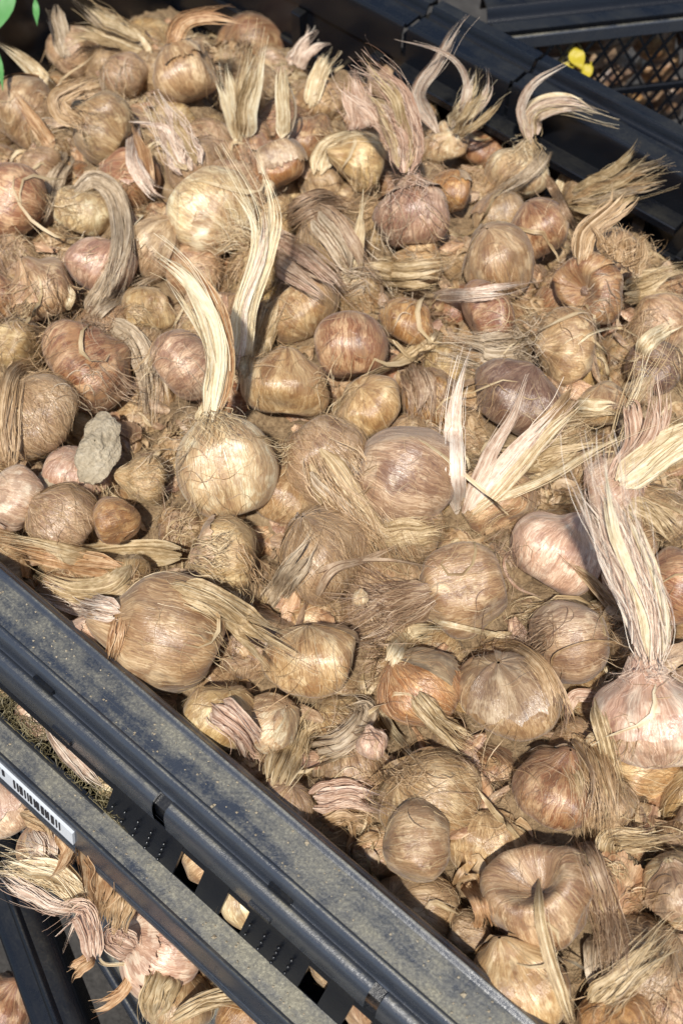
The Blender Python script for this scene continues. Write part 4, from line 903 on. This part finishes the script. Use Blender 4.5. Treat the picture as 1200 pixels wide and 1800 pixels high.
def mats(n, seed, col, label):
    rng = np.random.default_rng(seed); paths = []; nor = []; m = 9; t = np.linspace(0, 1, m); done = 0; tries = 0
    while done < n and tries < n * 20:
        tries += 1
        u_, v_ = rng.uniform(U0 + .02, U1 - .02), rng.uniform(V0 + .02, V1 - .03); p0 = W(u_, v_, .1)
        h = bvd.ray_cast(Vector(p0), Vector((0, 0, -1)))
        if h[0] is None or h[0].z > heap(p0) + .004: continue
        done += 1; a0 = rng.uniform(0, 6.28); k0 = rng.normal(0, 1.2); wd_ = rng.uniform(.003, .009); L0 = rng.uniform(.014, .034)
        for _ in range(int(rng.integers(25, 60))):
            a = a0 + rng.normal(0, .35); k = k0 + rng.normal(0, 1.1); l = L0 * rng.uniform(.5, 1.15)
            an = a + k * (t - .5) + rng.normal(0, .35) * np.sin(t * rng.uniform(4, 10) + rng.uniform(0, 6))
            off = rng.normal(0, wd_, 2); xy = np.cumsum(np.stack([np.cos(an), np.sin(an)], 1) * l / m, 0); xy = xy - xy.mean(0) + off + p0[:2]
            if (xy @ V[:2]).min() < V0 + .003 or (xy @ V[:2]).max() > V1 - .004: continue
            zs = []; ns = []
            for q in xy:
                hh = bvd.ray_cast(Vector((q[0], q[1], .1)), Vector((0, 0, -1)))
                zs.append(hh[0].z if hh[0] is not None else h[0].z); ns.append(tuple(hh[1]) if hh[0] is not None else (0, 0, 1))
            zs = np.array(zs); zs = np.maximum(zs, zs.max() - .012)
            for _ in range(2): zs[1:-1] = np.maximum(zs[1:-1], (zs[:-2] + zs[2:]) / 2)
            zs[1:-1] = (zs[:-2] + zs[1:-1] + zs[2:]) / 3
            paths.append(np.column_stack([xy, zs + .0004 + rng.uniform(0, .0035) * np.sin(np.pi * t)])); nor.append(np.array(ns) + rng.normal(0, .4, (1, 3)))
    paths = np.array(paths); nor = np.array(nor)
    o = ribbons(paths, rng.uniform(.00016, .00050, len(paths))[:, None] * np.clip(np.sin(np.pi * np.linspace(.06, .97, m)), .3, 1)[None], nor, rng.random(len(paths)), 'matted_fibres', M('fib', col), None, Z3)
    tag(o, label, 'chaff', kind='stuff')
mats(190, 61, 'tan', 'mats of tan fibre tangled over the bulbs'); mats(90, 62, 'brown', 'mats of brown fibre tangled over the bulbs')
mats(110, 63, 'straw', 'mats of straw fibre tangled over the bulbs'); mats(40, 64, 'grey', 'mats of grey fibre tangled over the bulbs')
for nm, n, ln, wd, c, sd, dp, lf, lb in (
    ('husk_litter', 1500, (.010, .026), (.002, .006), M('leaf', 'tan'), 21, True, (.0008, .004), 'torn tan husk scraps littered between the bulbs'),
    ('husk_litter', 700, (.010, .024), (.002, .005), M('leaf', 'brown'), 22, True, (.0008, .004), 'torn brown husk scraps littered between the bulbs'),
    ('husk_litter', 700, (.012, .030), (.0012, .003), M('leaf', 'straw'), 23, True, (.001, .005), 'yellow straw scraps littered between the bulbs'),
    ('loose_strips', 45, (.035, .075), (.0012, .0032), M('leaf', 'straw'), 27, False, (.0006, .003), 'long dry leaf strips strewn across the heap'),
    ('loose_strips', 30, (.030, .070), (.0010, .0028), M('leaf', 'cream'), 28, False, (.0006, .003), 'long pale leaf strips strewn across the heap'),
    ('loose_fibres', 7500, (.010, .032), (.00015, .0004), M('fib', 'straw'), 24, True, (.0006, .006), 'fine straw coloured fibres tangled in the gaps'),
    ('loose_fibres', 1700, (.010, .034), (.00012, .00026), M('fib', 'tan'), 25, False, (.0003, .003), 'fine tan fibres scattered over the whole heap'),
    ('loose_fibres', 150, (.02, .05), (.00018, .00035), M('fib', 'brown'), 26, False, (.0005, .006), 'long curly brown root hairs scattered over the heap')):
    o = chaff(nm, n, ln, wd, c, sd, dp, lf); tag(o, lb, 'chaff', kind='stuff')

# ------------------------------------------------------------------ lower crates at the bottom left and their bulbs
def railcrate(name, label, P0, P1, z, prof, side):
    a = at(*P0, z); b = at(*P1, z); d = (b - a) / np.linalg.norm(b - a); nrm = np.cross(d, [0, 0, 1.0]) * side
    r = empty(name, a, label, 'crate'); rel = np.array(r.location)
    A = a - d * .25; B = b + d * .15
    return r, A, B, nrm, rel
r1, A, B, n1, rel1 = railcrate('plastic_crate', 'lower grey dusted black crate whose rim runs under the loose bulbs, bottom left', (95, 1555), (243, 1800), -.135, None, 1)
prism('rim', sheet(chaikin([(-.036, -.006), (-.036, 0), (-.036, 0), (-.016, 0), (-.016, 0), (-.014, .0015), (-.012, .0015), (-.011, -.002), (-.004, -.003), (-.002, .001), (0, .0012), (.002, -.002), (.0025, -.02)], 2), .002), A, B, DUSTY, r1, n1, rel1)
prism('outer_wall', [(-.002, -.006), (.0005, -.006), (-.001, -.12), (-.003, -.12)], A, B, CLEAN, r1, n1, rel1)
r2, A, B, n2, rel2 = railcrate('plastic_crate', 'black crate rail with a worn ridge in the bottom left corner', (30, 1590), (108, 1800), -.125, None, 1)
prism('rim', sheet(chaikin([(-.014, -.03), (-.012, -.004), (-.008, -.001), (-.001, 0), (-.001, 0), (.001, .0018), (.0025, .0016), (.004, 0), (.004, 0), (.013, -.003), (.014, -.006), (.0145, -.04)], 2), .002), A, B, CLEAN, r2, n2, rel2)
prism('outer_wall', [(.011, -.006), (.0138, -.006), (.0135, -.10), (.011, -.10)], A, B, CLEAN, r2, n2, rel2)
GL = 'bulbs in the lower crate'
def low(key, x, y, r, ang, tl, sty, z, label, **kw):
    c = at(x, y, z); R = r * depth(c) / F
    a = math.radians(ang); t = math.radians(tl); toc = CAM - c; toc /= np.linalg.norm(toc)
    ax = (math.cos(a) * RIGHT + math.sin(a) * UP) * math.cos(t) + toc * math.sin(t)
    make_bulb(key, 0, 0, 0, 0, 0, sty, 0, label, center=c, R=R, axis=ax, group=GL, **kw)
low('l1', 285, 1655, 66, 165, 10, 'pink', -.105, 'round pale pink bulb below the dusty ledge of the big crate', fuzz=.5)
low('l2', 205, 1560, 62, 200, 10, 'orange', -.11, 'bulb shedding orange brown husks in the lower crate', fuzz=.4, peel=[(0, 3, .1, 1.6, 'orange'), (3, 6, .1, 1.3, 'tan')])
low('l3', 20, 1410, 62, 120, 15, 'pink', -.10, 'rosy brown papery bulb at left edge below the white label', fuzz=.3, peel=[(0, 6, .1, 1.6, 'pink')])
low('l4', 100, 1470, 66, 140, 15, 'orange', -.105, 'brown papery bulb just below the end of the barcode label', fuzz=.4, peel=[(0, 4, .1, 1.6, 'tan')])
low('l5', 320, 1760, 66, 80, 5, 'tan', -.115, 'tan bulb under straw leaves near the bottom edge', fuzz=.6)
low('l6', 430, 1790, 56, 60, 15, 'orange', -.105, 'orange brown bulb at the bottom edge below the ledge', fuzz=.5)
low('l7', 5, 1770, 52, 60, 15, 'red', -.15, 'dim reddish bulb in the bottom left corner behind the rail', fuzz=.3)
low('l8', 400, 1700, 52, 60, 15, 'gold', -.12, 'shaded golden bulb tucked under the ledge', fuzz=.5)
_h = hit_depth
def TL(key, pts, w0, w1, nl, nf_, col, z, lift=4, **k): tuft(key, pts, w0, w1, nl, nf_, col, 'L', lift, surf=z, **k)
TL('l2', [(150, 1585), (110, 1545), (50, 1515), (-15, 1505)], 40, 60, 5, 50, 'cream', -.085, fr=.5)
TL('l2', [(135, 1600), (90, 1590), (40, 1560), (0, 1530)], 20, 40, 1, 20, 'palepink', -.085, fr=.8)
TL('l2', [(130, 1440), (140, 1500), (150, 1580)], 70, 60, 2, 6, 'orange', -.08, fr=.03, taper=.2, name='husk_flap')
TL('l2', [(175, 1480), (180, 1550), (180, 1640)], 70, 50, 2, 6, 'orange', -.075, fr=.03, taper=.2, name='husk_flap')
TL('l2', [(225, 1550), (205, 1600), (185, 1660)], 50, 40, 2, 6, 'tan', -.08, fr=.03, taper=.2, name='husk_flap')
TL('l2', [(165, 1690), (160, 1640), (140, 1600), (80, 1640)], 30, 44, 5, 20, 'pink', -.08, fr=.4)
TL('l2', [(165, 1680), (140, 1700), (118, 1712)], 16, 26, 2, 2, 'orange', -.09, fr=.4)
TL('l1', [(232, 1680), (225, 1730), (195, 1760), (150, 1770)], 10, 24, 2, 8, 'orange', -.105, fr=.8)
TL('l1', [(235, 1670), (200, 1650), (210, 1640)], 40, 30, 4, 20, 'pink', -.085, fr=.6)
TL('l1', [(240, 1690), (190, 1695), (170, 1680)], 6, 6, 1, 4, 'cream', -.1)
TL('l5', [(290, 1710), (275, 1760), (270, 1810)], 50, 50, 5, 20, 'straw', -.095, fr=.2)
TL('l5', [(300, 1795), (350, 1765), (400, 1755), (470, 1770)], 26, 30, 4, 16, 'straw', -.09, fr=.3)
TL('l3', [(60, 1460), (75, 1500), (50, 1540)], 40, 30, 4, 16, 'palepink', -.085)
TL('l4', [(40, 1430), (80, 1450), (110, 1480)], 30, 22, 3, 8, 'tan', -.085)
# pale husk poking out of the wide opening of the front wall, and fibres on its ledge
r = empty('dry_leaf', W(-.24, .075, -.043), 'pale rosy husk poking through the wide slot of the crate wall', 'leaf')
tuft(None, [(92, 1262), (115, 1310), (150, 1350), (200, 1382)], 40, 30, 4, 8, 'palepink', 'L', 3, parent=r, surf=-.042, fr=.15)
def litter(n, u0, u1, v0, v1, z, ln, wd, col, seed, label):
    rng = np.random.default_rng(seed); t = np.linspace(0, 1, 8)
    u_ = rng.uniform(u0, u1, n); v_ = rng.uniform(v0, v1, n); a = rng.uniform(0, 6.28, n); ka = rng.normal(0, 2.5, n); l = rng.uniform(*ln, n)
    an = a[:, None] + ka[:, None] * t; st = np.stack([np.cos(an), np.sin(an), 0 * an], -1) * (l / 8)[:, None, None]
    P_ = np.cumsum(st, 1) + (u_[:, None] * U + v_[:, None] * V)[:, None]
    vv = P_ @ V; P_ = P_ + V * (np.clip(vv, v0, v1) - vv)[..., None]
    P_[..., 2] = z + .0006 + rng.uniform(0, .004, n)[:, None] * np.sin(np.pi * t)
    o = ribbons(P_, rng.uniform(*wd, n)[:, None] * np.ones((1, 8)), np.array([0, 0, 1.0]) + rng.normal(0, .4, (n, 1, 3)), rng.random(n), 'loose_fibres', M('fib', col), None, Z3)
    return tag(o, label, 'chaff', kind='stuff')
litter(1400, -.33, -.188, .066, .086, -.046, (.004, .014), (.00015, .00035), 'moss', 31, 'mossy straw fibres lodged in the wide slot of the wall')
# soil crumbs on the dusty rim
def crumbs(n, seed):
    rng = np.random.default_rng(seed); me = bpy.data.meshes.new('grit'); vs_ = []; fs = []
    for i in range(n):
        band = rng.random(); u_ = rng.uniform(-.34, .10); v_ = rng.uniform(.0915, .1065) if band < .7 else rng.uniform(.0555, .0645); z = 0.0 if band < .7 else -.0467
        s = rng.uniform(.0002, .0007) * (2 if rng.random() < .04 else 1); p = W(u_, v_, z + s * .4); b = len(vs_)
        for q in ((1, 0, 0), (-1, 0, 0), (0, 1, 0), (0, -1, 0), (0, 0, 1), (0, 0, -1)): vs_.append(tuple(p + np.array(q) * s * rng.uniform(.6, 1.2)))
        for f in ((0, 2, 4), (2, 1, 4), (1, 3, 4), (3, 0, 4), (2, 0, 5), (1, 2, 5), (3, 1, 5), (0, 3, 5)): fs.append(tuple(b + k for k in f))
    me.from_pydata(vs_, [], fs); o = bpy.data.objects.new('grit', me); COL.objects.link(o); me.materials.append(CLOD)
    return tag(o, 'pale grit sprinkled on the dusty crate rim', 'grit', kind='stuff')
crumbs(320, 5)

# ------------------------------------------------------------------ neighbouring crate at the back right
a0 = at(880, 57, -.03); a1 = at(1215, 20, -.03); nd = (a1 - a0) / np.linalg.norm(a1 - a0); nn = np.cross([0, 0, 1.0], nd)
nc = empty('plastic_crate', (a0 + a1) / 2 - np.array([0, 0, .15]), 'black mesh sided crate standing behind the far rim, top right', 'crate'); ncl = np.array(nc.location)
A = a0 - nd * .004; B = a1 + nd * .3
NZ = np.array([0, 0, .03])
A = A + NZ * 0; HB = np.array([0, 0, -.03])
prism('rim', sheet(chaikin([(.000, -.012), (.000, 0), (.000, 0), (.010, .0), (.010, 0), (.012, -.006), (.020, -.008), (.024, 0), (.026, .002), (.040, .002), (.040, .002), (.042, -.01)], 2), .002) + np.array([0, -.03]), A * [1, 1, 0], B * [1, 1, 0], CLEAN, nc, nn, ncl)
prism('rim_edge', boxpts(-.002, .002, -.044, -.034), A * [1, 1, 0], B * [1, 1, 0], DUSTY, nc, nn, ncl)
prism('mid_rail', boxpts(-.002, .002, -.094, -.088), A * [1, 1, 0], B * [1, 1, 0], CLEAN, nc, nn, ncl)
prism('bottom_rail', boxpts(-.002, .004, -.155, -.145), A * [1, 1, 0], B * [1, 1, 0], CLEAN, nc, nn, ncl)
Lw = np.linalg.norm(B - A)
def strand(s, dirn):
    me = _strand[dirn]; o = bpy.data.objects.new('mesh_strand', me); COL.objects.link(o); o.parent = nc; o.location = Vector(A + nd * s + nn * (.0005 * dirn) - ncl)
_strand = {}
for dr in (1, -1):
    h = .105; sl = .062 * dr; w_ = .0011
    vs_ = []
    for q in (0, 1):
        c = nd * (sl * q) + np.array([0, 0, -.012 - h * q])
        for e, f in ((-1, -1), (1, -1), (1, 1), (-1, 1)): vs_.append(tuple(c + nd * e * w_ + nn * f * .0009))
    me = bpy.data.meshes.new('mesh_strand'); me.from_pydata(vs_, [], [(0, 1, 5, 4), (1, 2, 6, 5), (2, 3, 7, 6), (3, 0, 4, 7)]); me.materials.append(CLEAN); _strand[dr] = me
s = .0
while s < Lw - .10: strand(s, 1); strand(s, -1); s += .0145
back = [('n%d' % i, .05 + .036 * (i % 8) + .012 * (i // 8), .026 + .012 * ((i * 7) % 3) / 3, -.030 - .034 * (i // 8)) for i in range(24)]
for i, (k, s, dn, z) in enumerate(back):
    c = A + nd * (s - .03) + nn * dn; c = np.array([c[0], c[1], z - .035])
    make_bulb(k, 0, 0, 0, 0, 0, ('orange', 'dark', 'red')[i % 3], 0, 'brown bulb seen through the diamond mesh of the back crate', fuzz=.15, center=c, R=.019, axis=np.array([math.sin(i), math.cos(i * 2), .4]), group='bulbs behind the diamond mesh')
def on_mesh(x, y, off=.006):
    d = ray(x, y); t = ((A - CAM) @ nn) / (d @ nn); return CAM + d * t - nn * off
# yellow petals caught in the mesh
PET = plain_mat('yellow_petal', (.46, .37, .03), .5)
yf = empty('yellow_flower', on_mesh(1008, 105), 'bright yellow petals sticking out of the mesh at the back', 'flower'); yl = np.array(yf.location)
def petal(name, cx, cy, w_, h_, ang, mat, parent, rel, z):
    c = on_mesh(cx, cy) if z is None else at(cx, cy, z); toc = CAM - c; toc /= np.linalg.norm(toc); s = depth(c) / F; n = 7; vs_ = []
    a = math.radians(ang); X = math.cos(a) * RIGHT + math.sin(a) * UP; Y = -math.sin(a) * RIGHT + math.cos(a) * UP
    for i in range(n + 1):
        t = i / n; ww = w_ * math.sin(math.pi * (.04 + .93 * t ** 1.25)) ** 1.1
        for j in range(5):
            e = (j - 2) / 2; vs_.append(c + (Y * ((t - .5) * h_) + X * e * ww / 2) * s + toc * (.0022 * (1 - e * e) * math.sin(9 * t + e) - .004 * t * t) - rel)
    return mesh_np(name, np.array(vs_), grid_faces(n + 1, 5, False), mat, parent)
for cx, cy, w_, h_, ang in ((1010, 92, 30, 44, 24), (1024, 118, 22, 46, -32), (984, 108, 14, 26, 58), (1000, 104, 12, 30, 80)): petal('petal', cx, cy, w_, h_, ang, PET, yf, yl, None)
GRN = plain_mat('green_leaf', (.10, .27, .08), .5)
gp = empty('green_plant', at(12, 70, -.03), 'bright green plant leaves in the top left corner', 'plant'); gl = np.array(gp.location)
for cx, cy, w_, h_, ang in ((4, 18, 36, 110, -24), (64, 20, 12, 50, 4), (2, 125, 10, 70, 6)): petal('leaf', cx, cy, w_, h_, ang, GRN, gp, gl, .0)
# ground under the stall
g = bpy.data.meshes.new('ground'); g.from_pydata([(-8, -8, -.34), (8, -8, -.34), (8, 8, -.34), (-8, 8, -.34)], [], [(0, 1, 2, 3)])
go = bpy.data.objects.new('ground', g); COL.objects.link(go); g.materials.append(soil_mat('dark_ground', ((.02, .018, .015), (.05, .045, .04), (.09, .08, .07)))); go['kind'] = 'structure'
